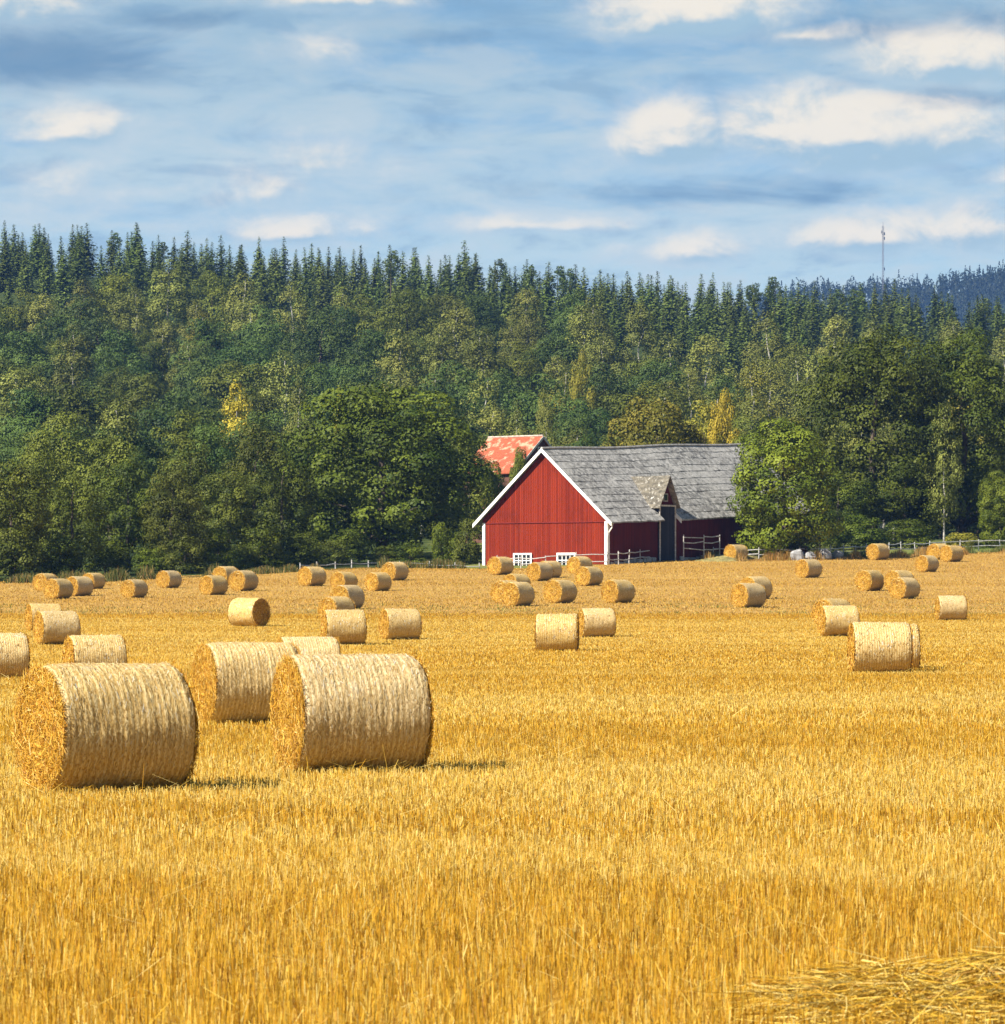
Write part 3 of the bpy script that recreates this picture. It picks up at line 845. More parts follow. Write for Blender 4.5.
# local x = gable normal (towards the right and the camera), local y = across towards the back; ridge along x, gable at x = 0
hh_, hl = 4.1, 7.2
rise = 3.5
for sg in (-1, 1):
    m = MB()
    y1 = sg * (hh_ + .35); z1 = zr - rise * (hh_ + .35) / hh_
    a = [(.3, 0, zr), (-hl, 0, zr), (-hl, y1, z1), (.3, y1, z1)]
    m.hexa([(p[0], p[1], p[2] - .12) for p in a] + a); m.build('roof', M_TILE, house)
m = MB(); m.tube([(.32, 0, zr + .04), (-hl, 0, zr + .04)], [.1, .1], 6); m.build('ridge_tiles', simple('limed_ridge', (.42, .34, .28), .8), house)
wz = zr - rise - .1
m = MB(); m.box(-hl + .3, -.1, -hh_, hh_, zg - 1, wz); m.build('wall', simple('brown_boards', (.10, .045, .03), .85, .3), house)
wall('gable_wall', [(0, -hh_, wz - .8), (0, hh_, wz - .8), (0, hh_, wz - .02), (0, 0, zr - .14), (0, -hh_, wz - .02)], simple('brown_gable', (.09, .035, .028), .85, .3), .1, house)
m = MB()
for sg in (-1, 1): m.bar((.36, 0, zr - .12), (.36, sg * (hh_ + .35), zr - .12 - rise * (hh_ + .35) / hh_), .05, .22)
m.build('bargeboard', M_GREYWOOD, house)
m = MB(); m.box(.003, .06, -.5, .5, zr - 2.0, zr - 1.1); hw_ = m.build('window', M_WHITE, house)
m = MB(); m.box(.062, .075, -.4, .4, zr - 1.9, zr - 1.2); m.build('pane', M_GLASS, hw_)

# ------------------------------------------------------------------ fences
def fence(name, label, pts, heights, step, mat_post, mat_rail, seed, group=None, wob=.05, pr=.055, rr=.05):
    g = np.random.default_rng(seed)
    P = []
    for (x0, y0), (x1, y1) in zip(pts[:-1], pts[1:]):
        L = math.hypot(x1 - x0, y1 - y0); n = max(1, int(round(L / step)))
        for i in range(n): P.append((x0 + (x1 - x0) * i / n, y0 + (y1 - y0) * i / n))
    P.append(pts[-1])
    P = [(x + g.normal(0, .05), y + g.normal(0, .05)) for x, y in P]
    root = empty(name, (P[0][0], P[0][1], float(hz(*P[0]))), 0, label, 'fence', group)
    o = np.array(root.location)
    for (x, y) in P:
        z = float(hz(x, y)); h = max(heights) + g.uniform(.08, .3)
        m = MB(); m.tube([np.array((x, y, z - .2)) - o, np.array((x + g.normal(0, .03), y + g.normal(0, .03), z + h)) - o], [pr * 1.1, pr * .9], 6)
        m.build('post', mat_post, root)
    for h in heights:
        m = MB()
        for (a, b) in zip(P[:-1], P[1:]):
            za, zb = float(hz(*a)) + h + g.normal(0, wob), float(hz(*b)) + h + g.normal(0, wob)
            mid = ((a[0] + b[0]) / 2, (a[1] + b[1]) / 2 - .08, (za + zb) / 2 + g.normal(0, wob * .7) - .03)
            m.tube([np.array((a[0], a[1] - .08, za)) - o, np.array(mid) - o, np.array((b[0], b[1] - .08, zb)) - o], [rr, rr * g.uniform(.8, 1.1), rr * .85], 6)
        m.build('rail', mat_rail, root)
    return root
P = lambda px, d: ((px - CX) / F * d, d)
fence('pole_fence', 'low pole fence with one pale rail under the big oak, left of the barn', [P(300, 352), P(352, 360), P(400, 367), P(430, 369.5), P(480, 371)], (.38,), 3.0, M_GREYWOOD, M_WHITEPOLE, 1)
fence('pole_fence', 'pale pole fence running along the foot of the red gable and the shaded barn side', [P(497, 369.5), P(545, 368), P(607, 369), P(640, 375), P(676, 383)], (.45, .95), 2.6, M_GREYWOOD, M_WHITEPOLE, 2)
fence('pole_fence', 'long two-rail silvered fence under the tall oaks on the right', [P(690, 384), P(760, 381.5), P(820, 384), P(900, 398), P(960, 406), P(1060, 412)], (.45, .92), 2.4, M_WHITEPOLE, M_WHITEPOLE, 3)
# ramp up to the loft door
ax, ay = barn_world(.4, 9.0); bx2, by2 = barn_world(6.0, 12.5)
rx, ry = barn_world(.9, 13.6)
fence('pole_fence', 'short railed fence of pale poles before the loft door of the barn', [barn_world(1.2, 9.6), barn_world(1.4, 12.2), barn_world(1.6, 14.6)], (1.0, 1.6, 2.05), 2.4, M_GREYWOOD, M_WHITEPOLE, 4)
# grassy bank before the barn side
g = np.random.default_rng(8)
gx, gy = np.meshgrid(np.linspace(-1, 1, 40), np.linspace(-1, 1, 24))
bxy = np.array(barn_world(3.2, 14.5))
UX = np.array((math.sin(BA), math.cos(BA))); WX = np.array((math.cos(BA), -math.sin(BA)))
pos = bxy + gx[..., None] * 4.8 * UX + gy[..., None] * 1.9 * WX
hgt = np.maximum(0, 1 - gx ** 2) ** .8 * np.maximum(0, 1 - gy ** 2) * .5 + g.normal(0, .03, gx.shape)
V = np.concatenate([pos, (hz(pos[..., 0], pos[..., 1]) + hgt - .06)[..., None]], -1).reshape(-1, 3)
i = (np.arange(23)[:, None] * 40 + np.arange(39)).ravel()
bank = link('grass_bank', mesh_np('grass_bank', V, np.stack([i, i + 1, i + 41, i + 40], 1), simple('dry_grass_bank', (.20, .17, .06), .95, .5, 1.5), smooth=True)); tag(bank, kind='structure')

# pale boulders behind the right fence
def boulder(px, d, w, h, lab, seed):
    g = np.random.default_rng(seed); nu, nv = 14, 9
    V = []; Fc = []
    ph = g.uniform(0, 6.28, 6)
    for j in range(nv):
        for i_ in range(nu):
            t_, p_ = 2 * math.pi * i_ / nu, math.pi * (j + .02) / (nv - 1 + .04)
            r = 1 + .12 * math.sin(3 * t_ + ph[0]) * math.sin(p_) + .1 * math.sin(2 * p_ * 2 + ph[1] + t_) + g.normal(0, .03)
            V.append((w / 2 * r * math.sin(p_) * math.cos(t_), w * .4 * r * math.sin(p_) * math.sin(t_), h * .38 + h * .62 * r * math.cos(p_)))
    for j in range(nv - 1):
        for i_ in range(nu):
            a = j * nu + i_; b = j * nu + (i_ + 1) % nu
            Fc.append((a, a + nu, b + nu, b))
    x, y = P(px, d)
    o = link('boulder', mesh_np('boulder', V, Fc, M_BOULDER), None, (x, y, float(hz(x, y))))
    tag(o, lab, 'boulder', 'pale boulders by the right fence')
M_BOULDER = simple('pale_rock', (.27, .268, .265), .85, .25, 2.0, .2, .04)
boulder(797, 380.5, 1.2, .95, 'pale boulder at the left of the heap by the right fence', 1)
boulder(810, 381.3, 1.0, .75, 'small rounded pale boulder second from the left by the fence', 2)
boulder(825, 382.5, 1.1, 1.0, 'tallest pale boulder of the heap by the right fence', 3)
boulder(838, 384, 1.0, .8, 'low pale boulder at the right of the heap by the fence', 4)

# ------------------------------------------------------------------ grass along the field edge
def tuft_field(name, n, pxr, off, hr, wd, palette, label, seed):
    g = np.random.default_rng(seed)
    px = g.uniform(pxr[0], pxr[1], n)
    d0 = 385.0; x = (px - CX) / F * d0
    y = edge_y(x) + g.normal(off, 1.0, n)
    x = (px - CX) / F * y
    clump = np.clip(smooth1(x * 1.0, seed, .9) * 1.6 - .3, .1, 1.2)
    H = g.uniform(hr[0], hr[1], n) * clump
    P_ = np.stack([x, y, hz(x, y) - .03], 1)
    c = np.array(palette)[g.choice(len(palette), n)] * g.uniform(.75, 1.2, (n, 1))
    v, q, c = blades(P_, H, wd * g.uniform(.6, 1.3, n), g.uniform(0, 6.28, n), np.abs(g.normal(0, .35, n)), g.normal(0, .6, n), c, .25)
    o = link(name, mesh_np(name, v, q, M_STUBBLE, c)); tag(o, label, 'grass', kind='stuff')
g = np.random.default_rng(31)
n = 2600
k = g.integers(0, 70, n); ccx = g.uniform(-32, 36, 70); ccy = g.uniform(231, 262, 70)
x = ccx[k] + g.normal(0, .8, n); y = ccy[k] + g.normal(0, 1.2, n)
c = np.array([(.13, .14, .02), (.20, .18, .03), (.09, .11, .02)])[g.choice(3, n)] * g.uniform(.75, 1.2, (n, 1))
v, q, c = blades(np.stack([x, y, hz(x, y) - .02], 1), g.uniform(.05, .16, n), .05 * g.uniform(.6, 1.3, n), g.uniform(0, 6.28, n), np.abs(g.normal(0, .4, n)), g.normal(0, .6, n), c, .4)
o = link('low_weeds', mesh_np('low_weeds', v, q, M_STUBBLE, c)); tag(o, 'patches of low green weeds in the stubble', 'weeds', kind='stuff')
tuft_field('dry_grass', 9000, (690, 1060), -1.4, (.3, .95), .05, [(.33, .18, .035), (.40, .25, .08), (.26, .13, .025), (.18, .14, .03)], 'dry tawny grass along the right fence', 21)
tuft_field('green_weeds', 14000, (-40, 480), .9, (.25, 1.0), .07, [(.07, .08, .014), (.12, .11, .02), (.24, .15, .04), (.045, .06, .01)], 'weeds and rough grass along the left field edge', 22)
tuft_field('green_verge', 4500, (690, 1060), 1.2, (.3, 1.0), .07, [(.06, .085, .012), (.09, .11, .018), (.14, .14, .03)], 'green weeds behind the right fence', 23)

# ------------------------------------------------------------------ trees
def leaf_quads(P, N, S, g, val):
    n = len(P)
    N = N / (np.linalg.norm(N, axis=1)[:, None] + 1e-9)
    r = g.normal(0, 1, (n, 3)); a = np.cross(N, r); a /= np.linalg.norm(a, axis=1)[:, None] + 1e-9
    b = np.cross(N, a)
    a = a * S[:, None] * .5; b = b * (S * g.uniform(.5, .9, n))[:, None] * .5
    fold = N * (S * g.uniform(-.15, .15, n))[:, None]
    V = np.stack([P - a, P - b + fold, P + a, P + b + fold], 1).reshape(-1, 3)
    c = np.clip(val, 0, 1); c = np.stack([c, c, c], 1)
    return V, np.arange(n * 4).reshape(n, 4), np.repeat(c, 4, 0)

def crown_puffs(seed, H, W, cbase, npuff, pr, shape='dome'):
    g = np.random.default_rng(seed)
    C = []; Rr = []
    cz = (cbase + H) / 2; hz_ = (H - cbase) / 2
    tries = 0
    while len(C) < npuff and tries < 40000:
        tries += 1
        d = g.normal(0, 1, 3); d /= np.linalg.norm(d)
        rad = g.uniform(.35, .93) ** .6
        p = d * rad
        if shape == 'dome':
            # fuller below the middle, lumpy outline
            p[2] = p[2] * 1.0
            k = 1.0 - .18 * max(p[2], 0)
            if p[2] < -.75 and g.random() < .5: continue
            if p[2] < 0: k = k / max(.5, math.sqrt(1 - p[2] ** 2)) ** .8
        elif shape == 'birch':
            k = 1.0 - .55 * max(p[2] + .15, 0) - .25 * max(-p[2] - .5, 0)
        elif shape == 'cone':
            k = .95 - .55 * (p[2] + .3) if p[2] > -.3 else .95
        elif shape == 'bush':
            if p[2] < -.25: continue
            k = 1.0
        lob = 1 + .16 * math.sin(3 * math.atan2(p[1], p[0]) + seed) * math.cos(2 * p[2] + seed * 1.7)
        q = np.array((p[0] * W / 2 * k * lob, p[1] * W / 2 * k * lob, cz + p[2] * hz_))
        r = pr * g.uniform(.65, 1.35)
        q[:2] *= max(.2, 1 - r / (W / 2) * .75); q[2] = min(q[2], H - r * .7)
        if all(np.linalg.norm(q - c) > .55 * (r + rr) * .75 for c, rr in zip(C, Rr)):
            C.append(q); Rr.append(r)
    return np.array(C), np.array(Rr), g

def make_crown(seed, H, W, cbase, npuff, pr, per, ls, shape='dome', droop=0.0):
    C, Rr, g = crown_puffs(seed, H, W, cbase, npuff, pr, shape)
    Vs, Qs, Cs, b = [], [], [], 0
    ctr = np.array((0, 0, cbase + (H - cbase) * .4))
    for c, r in zip(C, Rr):
        n = int(per * (r / pr) ** 2 * g.uniform(.75, 1.2))
        u = g.normal(0, 1, (n, 3)); u /= np.linalg.norm(u, axis=1)[:, None]
        out = (c - ctr); out /= np.linalg.norm(out) + 1e-6
        k = (u @ out + .8 > g.uniform(0, 1.0, n) * .9)
        u = u[k]; n = len(u)
        # each bough is itself a set of small sprays
        ns = 9
        sd = g.normal(0, 1, (ns, 3)); sd /= np.linalg.norm(sd, axis=1)[:, None]
        close = np.max(u @ sd.T, axis=1)
        rr = r * (.66 + .46 * close ** 4 + g.normal(0, .06, n))
        P = c + u * rr[:, None] * np.array((1.08, 1.08, .82))
        if droop: P[:, 2] -= droop * g.random(n) * r
        N = u * 1.0 + out * .25 + np.array((0, 0, .2)) + g.normal(0, .36, (n, 3))
        pv = g.uniform(.1, .85)
        val = pv + g.normal(0, .08, n) + .12 * (close - .8)
        v, q, cc = leaf_quads(P, N, ls * g.uniform(.6, 1.4, n), g, val)
        Vs.append(v); Qs.append(q + b); Cs.append(cc); b += len(v)
    # stray twigs outside the boughs
    n = int(sum(len(q) for q in Qs) * .025)
    k = g.integers(0, len(C), n); u = g.normal(0, 1, (n, 3)); u /= np.linalg.norm(u, axis=1)[:, None]
    P = C[k] + u * (Rr[k] * g.uniform(1.0, 1.35, n))[:, None]
    v, q, cc = leaf_quads(P, u + g.normal(0, .6, (n, 3)), ls * g.uniform(.5, 1.0, n), g, g.uniform(.2, .9, n))
    Vs.append(v); Qs.append(q + b); Cs.append(cc)
    return mesh_np('crown', np.concatenate(Vs), np.concatenate(Qs), [L_OAK], np.concatenate(Cs)), C

def make_trunk(seed, H, C, r0, mat, top=.8, limbs=7):
    g = np.random.default_rng(seed)
    m = MB()
    zs = np.linspace(-.5, H * top, 9)
    path = [(g.normal(0, .02) * z, g.normal(0, .02) * z, z) for z in zs]
    m.tube(path, [r0 * (1.35 if i == 0 else 1) * (1 - .85 * i / 8) for i in range(9)], 8)
    if C is not None and limbs:
        low = C[np.argsort(C[:, 2])][: max(limbs * 3, 6)]
        for c in low[g.choice(len(low), min(limbs, len(low)), False)]:
            s = max(1.2, min(c[2] * .55, H * .5))
            mid = np.array((c[0] * .45, c[1] * .45, (s + c[2]) / 2 + .4))
            m.tube([(0, 0, s), mid, c], [r0 * .45, r0 * .3, r0 * .1], 5)
    return mesh_np('trunk', m.v, m.f, mat, smooth=True)

def conifer(seed, H, W, kind='spruce'):
    g = np.random.default_rng(seed)
    Vs, Qs, Cs, b = [], [], [], 0
    P, N, S, Val = [], [], [], []
    if kind == 'spruce':
        nt_ = 30
        for k in range(nt_):
            f = k / (nt_ - 1)
            z = H * (.06 + .92 * f); rad = W / 2 * ((1 - f) ** .70 * .98 + .02) * g.uniform(.8, 1.12)
            nb = max(4, int(13 * (1 - f) + 3))
            a0 = g.uniform(0, 6.28)
            for i in range(nb):
                a = a0 + 2 * math.pi * i / nb + g.normal(0, .2); r = rad * g.uniform(.65, 1.15)
                ns = max(2, int(r / .42))
                pv = g.uniform(.1, .8)
                for s in range(ns):
                    q = (s + .6) / ns * r
                    for rep in range(2):
                        P.append((math.cos(a) * q + g.normal(0, .14), math.sin(a) * q + g.normal(0, .14), z - .32 * q + .10 * q * q / max(rad, .4) + g.normal(0, .30)))
                        N.append((math.cos(a) * .6 + g.normal(0, .4), math.sin(a) * .6 + g.normal(0, .4), .8 + g.normal(0, .3)))
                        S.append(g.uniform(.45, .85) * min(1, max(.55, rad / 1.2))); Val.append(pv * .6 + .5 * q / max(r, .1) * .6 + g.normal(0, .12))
        for s in range(8):
            P.append((g.normal(0, .05), g.normal(0, .05), H * (.945 + .004 * s))); N.append((g.normal(), g.normal(), .2)); S.append(.2); Val.append(.5)
    else:
        C, Rr, g2 = crown_puffs(seed, H, W, H * .45, 16, W * .17, 'dome')
        for c, r in zip(C, Rr):
            n = 70; u = g.normal(0, 1, (n, 3)); u /= np.linalg.norm(u, axis=1)[:, None]
            for t_ in u:
                P.append(c + t_ * r * np.array((1.15, 1.15, .6)) * g.uniform(.6, 1.1)); N.append(t_ + g.normal(0, .5, 3)); S.append(g.uniform(.4, .8)); Val.append(g.uniform(.1, .9))
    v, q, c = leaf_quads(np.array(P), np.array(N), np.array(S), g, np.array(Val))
    m = MB(); m.tube([(0, 0, -.5), (0, 0, H * .5), (0, 0, H * .93)], [.28, .18, .03], 6)
    tv = np.array(m.v); fq = [tuple(f) for f in q] + [tuple(i + len(v) for i in f) for f in m.f]
    return mesh_np('spruce_tree', np.concatenate([v, tv]), fq, [L_SPRUCE if kind == 'spruce' else L_PINE, BARK], np.concatenate([c, np.zeros((len(tv), 3))]), [0] * len(q) + [1] * len(m.f))

PROTO = {}
def proto(name, seeds, H, W, cb, npf, pr, per, ls, shape, r0, bark, droop=0, limbs=7, top=.8):
    PROTO[name] = []
    for s in seeds:
        cr, C = make_crown(s, H, W, cb, npf, pr, per, ls, shape, droop)
        PROTO[name].append((cr, make_trunk(s + 1, H, C, r0, bark, top, limbs), H, W))
proto('hero', (31, 32), 17, 18, .2, 150, 1.5, 420, .29, 'dome', .55, BARK, limbs=12)
proto('tall', (35, 36), 23, 17, .2, 165, 1.5, 420, .29, 'dome', .6, BARK, limbs=12)
proto('heroyoung', (41,), 12, 9, .0, 125, 1.05, 430, .21, 'dome', .25, BARK)
proto('broad', (51, 52, 53, 54), 16, 12.5, .2, 70, 1.45, 380, .28, 'dome', .4, BARK)
proto('birch', (61, 62, 63), 18, 8.5, 3.0, 54, 1.05, 230, .27, 'birch', .22, M_BIRCHBARK, .7, limbs=4, top=.9)
proto('bush', (71, 72, 73), 4.5, 5.0, -2.2, 40, .70, 240, .19, 'bush', .1, BARK, limbs=4, top=.6)

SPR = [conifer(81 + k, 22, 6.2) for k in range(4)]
PIN = [conifer(91 + k, 20, 8.0, 'pine') for k in range(2)]

def tree(name, kind, var, x, y, H, W, mat, label, cat, group=None, rz=None, sink=0.0):
    cr, tr, H0, W0 = PROTO[kind][var % len(PROTO[kind])]
    e = empty(name, (x, y, float(hz(x, y)) - sink), random.uniform(0, 6.28) if rz is None else rz, label, cat, group)
    e.scale = (W / W0, W / W0, H / H0)
    c = link('crown', cr, e); c.material_slots[0].link = 'OBJECT'; c.material_slots[0].material = mat
    link('trunk', tr, e)
    return e
def tree_px(name, kind, var, px, d, ytop, wpx, mat, label, cat='tree', group=None, rz=None):
    x = (px - CX) / F * d
    H = CAMZ + (HY - ytop) * d / F - float(hz(x, d))
    tree(name, kind, var, x, d, max(H, 1.5), wpx * d / F, mat, label, cat, group, rz)

# big trees by the field
tree_px('oak_tree', 'hero', 0, 382, 390, 378, 222, L_OAK, 'big spreading dark green oak standing left of the barn')
tree_px('oak_tree', 'tall', 0, 873, 424, 320, 165, L_OAK, 'tallest oak on the right, rounded top rising highest above the fence')
tree_px('oak_tree', 'tall', 1, 962, 428, 330, 150, L_OAK, 'tall ragged oak beside the tallest one, dark hollows in its crown')
tree_px('oak_tree', 'tall', 0, 1052, 430, 375, 130, L_OAK, 'oak cut off by the right edge of the photo', rz=2.0)
tree_px('broadleaf_tree', 'heroyoung', 0, 784, 384, 418, 116, L_BRIGHT, 'bright green bushy tree at the right end of the barn roof', rz=2.2)
tree_px('broadleaf_tree', 'heroyoung', 0, 1000, 416, 470, 52, L_BRIGHT, 'small bright green tree at the right edge by the fence', rz=2.5)
tree_px('birch_tree', 'birch', 0, 944, 419, 400, 46, L_BIRCH, 'birch whose white trunk shows below the right oaks', rz=1)
tree_px('broadleaf_tree', 'broad', 1, 838, 418, 470, 80, L_OAK, 'low dark tree filling the space under the tallest oak')
tree_px('broadleaf_tree', 'broad', 2, 905, 421, 455, 90, L_OAK, 'low dark tree between the two tall right oaks')
tree_px('broadleaf_tree', 'broad', 3, 745, 432, 428, 60, L_BRIGHT, 'light green tree just above the right end of the barn roof')
tree_px('broadleaf_tree', 'broad', 0, 654, 446, 386, 118, L_AUTUMN, 'olive tree with turning leaves rising over the middle of the barn roof')
tree_px('broadleaf_tree', 'broad', 1, 704, 450, 397, 80, L_AUTUMN, 'turning tree beside the orange-topped one behind the barn roof')
tree_px('broadleaf_tree', 'broad', 2, 724, 447, 390, 42, L_ORANGE, 'small orange autumn tree above the barn roof', rz=.5)
tree_px('broadleaf_tree', 'broad', 2, 585, 470, 436, 70, L_ASH, 'dark tree behind the front end of the barn ridge')
tree_px('birch_tree', 'birch', 1, 545, 505, 385, 36, L_BIRCH, 'pale olive birch above the red tiled roof')
tree_px('birch_tree', 'birch', 2, 518, 520, 395, 40, L_BIRCH, 'pale olive birch just left of the one above the tiled roof')
tree_px('broadleaf_tree', 'broad', 3, 470, 421, 430, 75, L_ALDER, 'olive green tree hiding the left side of the tiled house')
tree_px('broadleaf_tree', 'heroyoung', 0, 519, 430, 447, 26, L_ALDER, 'slim tree growing in front of the tiled roof', rz=1.2)
tree_px('broadleaf_tree', 'broad', 1, 490, 425, 458, 54, L_ALDER, 'olive tree at the left barn eave hiding the wall under the tiled roof')
tree_px('shrub', 'bush', 0, 441, 380, 522, 22, L_BRIGHT, 'upright light green shrub by the fence left of the barn', 'shrub')
tree_px('shrub', 'bush', 1, 468, 383, 520, 30, L_ALDER, 'olive shrub against the left corner of the barn', 'shrub')
tree_px('shrub', 'bush', 2, 347, 376, 528, 46, L_BRIGHT, 'fresh green shrub at the foot of the big spreading oak', 'shrub')
tree_px('shrub', 'bush', 0, 300, 362, 532, 50, L_OAK, 'dark shrub at the left foot of the big spreading oak', 'shrub')
tree_px('shrub', 'bush', 1, 218, 349, 530, 52, L_BRIGHT, 'bright green bush above the three bales at the left', 'shrub')
tree_px('shrub', 'bush', 2, 262, 355, 522, 50, L_BRIGHT, 'green bush right of the bright one by the left field edge', 'shrub')
tree_px('shrub', 'bush', 1, 905, 414, 520, 60, L_OAK, 'dark shrub behind the fence under the right oaks', 'shrub')
tree_px('shrub', 'bush', 2, 860, 412, 514, 60, L_OAK, 'dark green shrub left of the other one under the right oaks', 'shrub')
tree_px('shrub', 'bush', 0, 963, 416, 536, 40, L_AUTUMN, 'yellowing shrub at the foot of the ragged right oak', 'shrub')
tree_px('shrub', 'bush', 1, 820, 409, 505, 50, L_OAK, 'dark shrub just right of the bright green bushy tree', 'shrub')
edge_trees = [  # wood edge at the left of the field: px, d, top, width, kind, material
 (12, 329, 452, 96, 'broad', 0, L_ALDER, 'olive alder at the far left of the wood edge'),
 (72, 336, 470, 80, 'broad', 1, L_ALDER, 'olive alder second from the left at the wood edge'),
 (128, 350, 458, 84, 'broad', 2, L_OAK, 'dark tree behind the hollow in the left wood edge'),
 (172, 347, 466, 76, 'broad', 3, L_ALDER, 'broad olive alder over the dark hollow'),
 (228, 358, 462, 80, 'broad', 0, L_ALDER, 'olive alder above the bright green bush'),
 (282, 368, 448, 84, 'broad', 1, L_OAK, 'dark green tree between the alders and the big oak'),
 (42, 362, 440, 90, 'broad', 2, L_ALDER, 'olive tree standing just behind the far left alders'),
 (110, 376, 432, 92, 'broad', 3, L_ALDER, 'tall olive tree in the second row of the left wood'),
 (190, 386, 432, 88, 'broad', 1, L_ALDER, 'olive tree in the second row above the broad alder'),
 (255, 392, 425, 84, 'broad', 2, L_ALDER, 'light olive tree in the second row left of the big oak'),
 (-35, 340, 455, 90, 'broad', 3, L_ALDER, 'alder cut off by the left edge of the photo'),
 (440, 412, 445, 60, 'broad', 0, L_OAK, 'dark tree in the shade right of the big oak'),
]
for (px, d, yt, w, kd, vr, mt, lab) in edge_trees:
    tree_px('broadleaf_tree', kd, vr, px, d, yt, w, mt, lab)
for px, d, yt, w, mt in ((300, 363, 545, 46, L_OAK), (330, 366, 540, 44, L_ALDER), (410, 377, 542, 40, L_OAK), (240, 352, 545, 46, L_ALDER), (150, 345, 548, 46, L_OAK), (385, 374, 546, 36, L_ALDER), (455, 384, 530, 34, L_OAK), (275, 357, 548, 44, L_OAK), (15, 326, 528, 60, L_ALDER), (60, 330, 536, 55, L_OAK), (105, 341, 540, 55, L_OAK), (185, 344, 535, 50, L_ALDER), (-20, 322, 530, 50, L_OAK)):
    tree_px('shrub', 'bush', px, px, d, yt, w, mt, 'low olive shrub filling the foot of the left wood edge', 'shrub', 'shrubs along the left wood edge')
tree_px('birch_tree', 'birch', 0, 236, 460, 380, 50, L_YELLOW, 'bright yellow birch on the slope above the left wood')
tree_px('birch_tree', 'birch', 1, 339, 470, 380, 20, L_YELLOW, 'small yellow tip showing just above the big oak')
tree_px('birch_tree', 'birch', 2, 300, 490, 372, 44, L_BIRCH, 'pale yellow-green birch above the left side of the big oak')
tree_px('broadleaf_tree', 'broad', 2, 582, 640, 350, 34, L_AUTUMN, 'small turning tree half way up the hillside')

# hillside wood: every tree its own copy
PX = lambda x, y: CX + x * F / y
G = np.random.default_rng(77)
n_dec = 0
y = 432.0
while y < 862:
    step = 11.5 + (y - 430) * .009
    half = .1162 * y * 1.13 + 4
    x = -half + G.uniform(0, 8)
    while x < half:
        xx = x + G.normal(0, 1.8); yy = y + G.normal(0, 4.5)
        px = PX(xx, yy)
        top_lim = 835 + (20 if px < 250 else 0) - (60 if px > 650 else 0)
        ok = yy < top_lim + G.normal(0, 14)
        # keep the barn yard, the house and the trees already placed clear
        if yy < 478 and (385 < px < 780): ok = False
        if yy < 462 and px > 780: ok = False
        if yy < 450 and px < 385: ok = G.random() < .5
        if ok:
            left = px < 330 + 60 * math.sin(yy * .02)
            dark = (left and yy < 790) or (400 < px < 620 and yy < 640)
            r = G.random()
            if dark: kd, mt = ('broad', L_ASH) if r < .62 else (('broad', L_OAK) if r < .72 else (('broad', L_ALDER) if r < .9 else ('birch', L_BIRCH)))
            else: kd, mt = ('birch', L_BIRCH) if r < .56 else (('broad', L_ASH) if r < .74 else (('broad', L_ALDER) if r < .94 else ('birch', L_AUTUMN)))
            if yy < 560: H = G.uniform(9, 13.5) if kd == 'broad' else G.uniform(12, 16)
            else: H = G.uniform(13.5, 19) if kd == 'broad' else G.uniform(15, 21)
            W = H * (G.uniform(.72, .92) if kd == 'broad' else G.uniform(.48, .62))
            if kd == 'broad':
                lab = {L_ASH: 'dark green broadleaf tree in the hillside wood', L_OAK: 'deep green oak in the hillside wood', L_ALDER: 'olive green broadleaf tree in the hillside wood'}[mt]
                tree('broadleaf_tree', kd, int(G.integers(0, 4)), xx, yy, H, W, mt, lab, 'tree', 'broadleaf trees on the hillside')
            else:
                lab = 'brownish olive birch with pale trunk in the hillside wood' if mt is L_BIRCH else 'birch with turning leaves in the hillside wood'
                tree('birch_tree', kd, int(G.integers(0, 3)), xx, yy, H, W, mt, lab, 'tree', 'birches on the hillside')
            n_dec += 1
        x += (9.0 if y < 560 else 10.5) * G.uniform(.8, 1.2)
    y += step * (1.15 if y < 600 else 1.6)
# spruces towards the ridge
n_spr = 0
for ri, (y0, sp, hmin, hmax) in enumerate(((840, 9.0, 9.5, 12), (858, 5.6, 10, 12.5), (905, 4.9, 10.5, 13), (960, 4.2, 11, 13.5), (1020, 3.2, 10.5, 13), (1080, 3.1, 10.5, 14))):
    half = .1162 * y0 * 1.06 + 3
    x = -half
    while x < half:
        xx = x + G.normal(0, .8); yy = y0 + G.normal(0, 12)
        px = PX(xx, yy)
        skip = (ri == 0 and px < 560) or (ri == 1 and px < 300 and G.random() < .85) or (ri == 2 and px < 260 and G.random() < .6)
        if not skip:
            H = G.uniform(hmin, hmax)
            if ri >= 4 and G.random() < .10: H *= 1.15
            pine = G.random() < .07 and ri > 3
            W = (H * .40 if pine else H * (G.uniform(.44, .64) if ri >= 4 else G.uniform(.42, .56)))
            me = PIN[n_spr % 2] if pine else SPR[int(G.integers(0, 4))]
            o = link('pine_tree' if pine else 'spruce_tree', me, None, (xx, yy, float(hz(xx, yy))))
            o.rotation_euler = (G.normal(0, .015), G.normal(0, .015), G.uniform(0, 6.28))
            o.scale = (W / (8.0 if pine else 6.2),) * 2 + (H / (20 if pine else 22),)
            sky = ri >= 4
            if pine: tag(o, 'round-topped pine among the spruces on the ridge', 'tree', 'pines on the ridge')
            else: tag(o, 'pointed dark spruce standing against the sky on the ridge' if sky else 'green spruce in the belt just below the ridge', 'tree', 'spruces on the skyline' if sky else 'spruces below the ridge')
            n_spr += 1
        x += sp * G.uniform(.7, 1.35)
open('/tmp/cnt','w').write(str((n_dec, n_spr)))

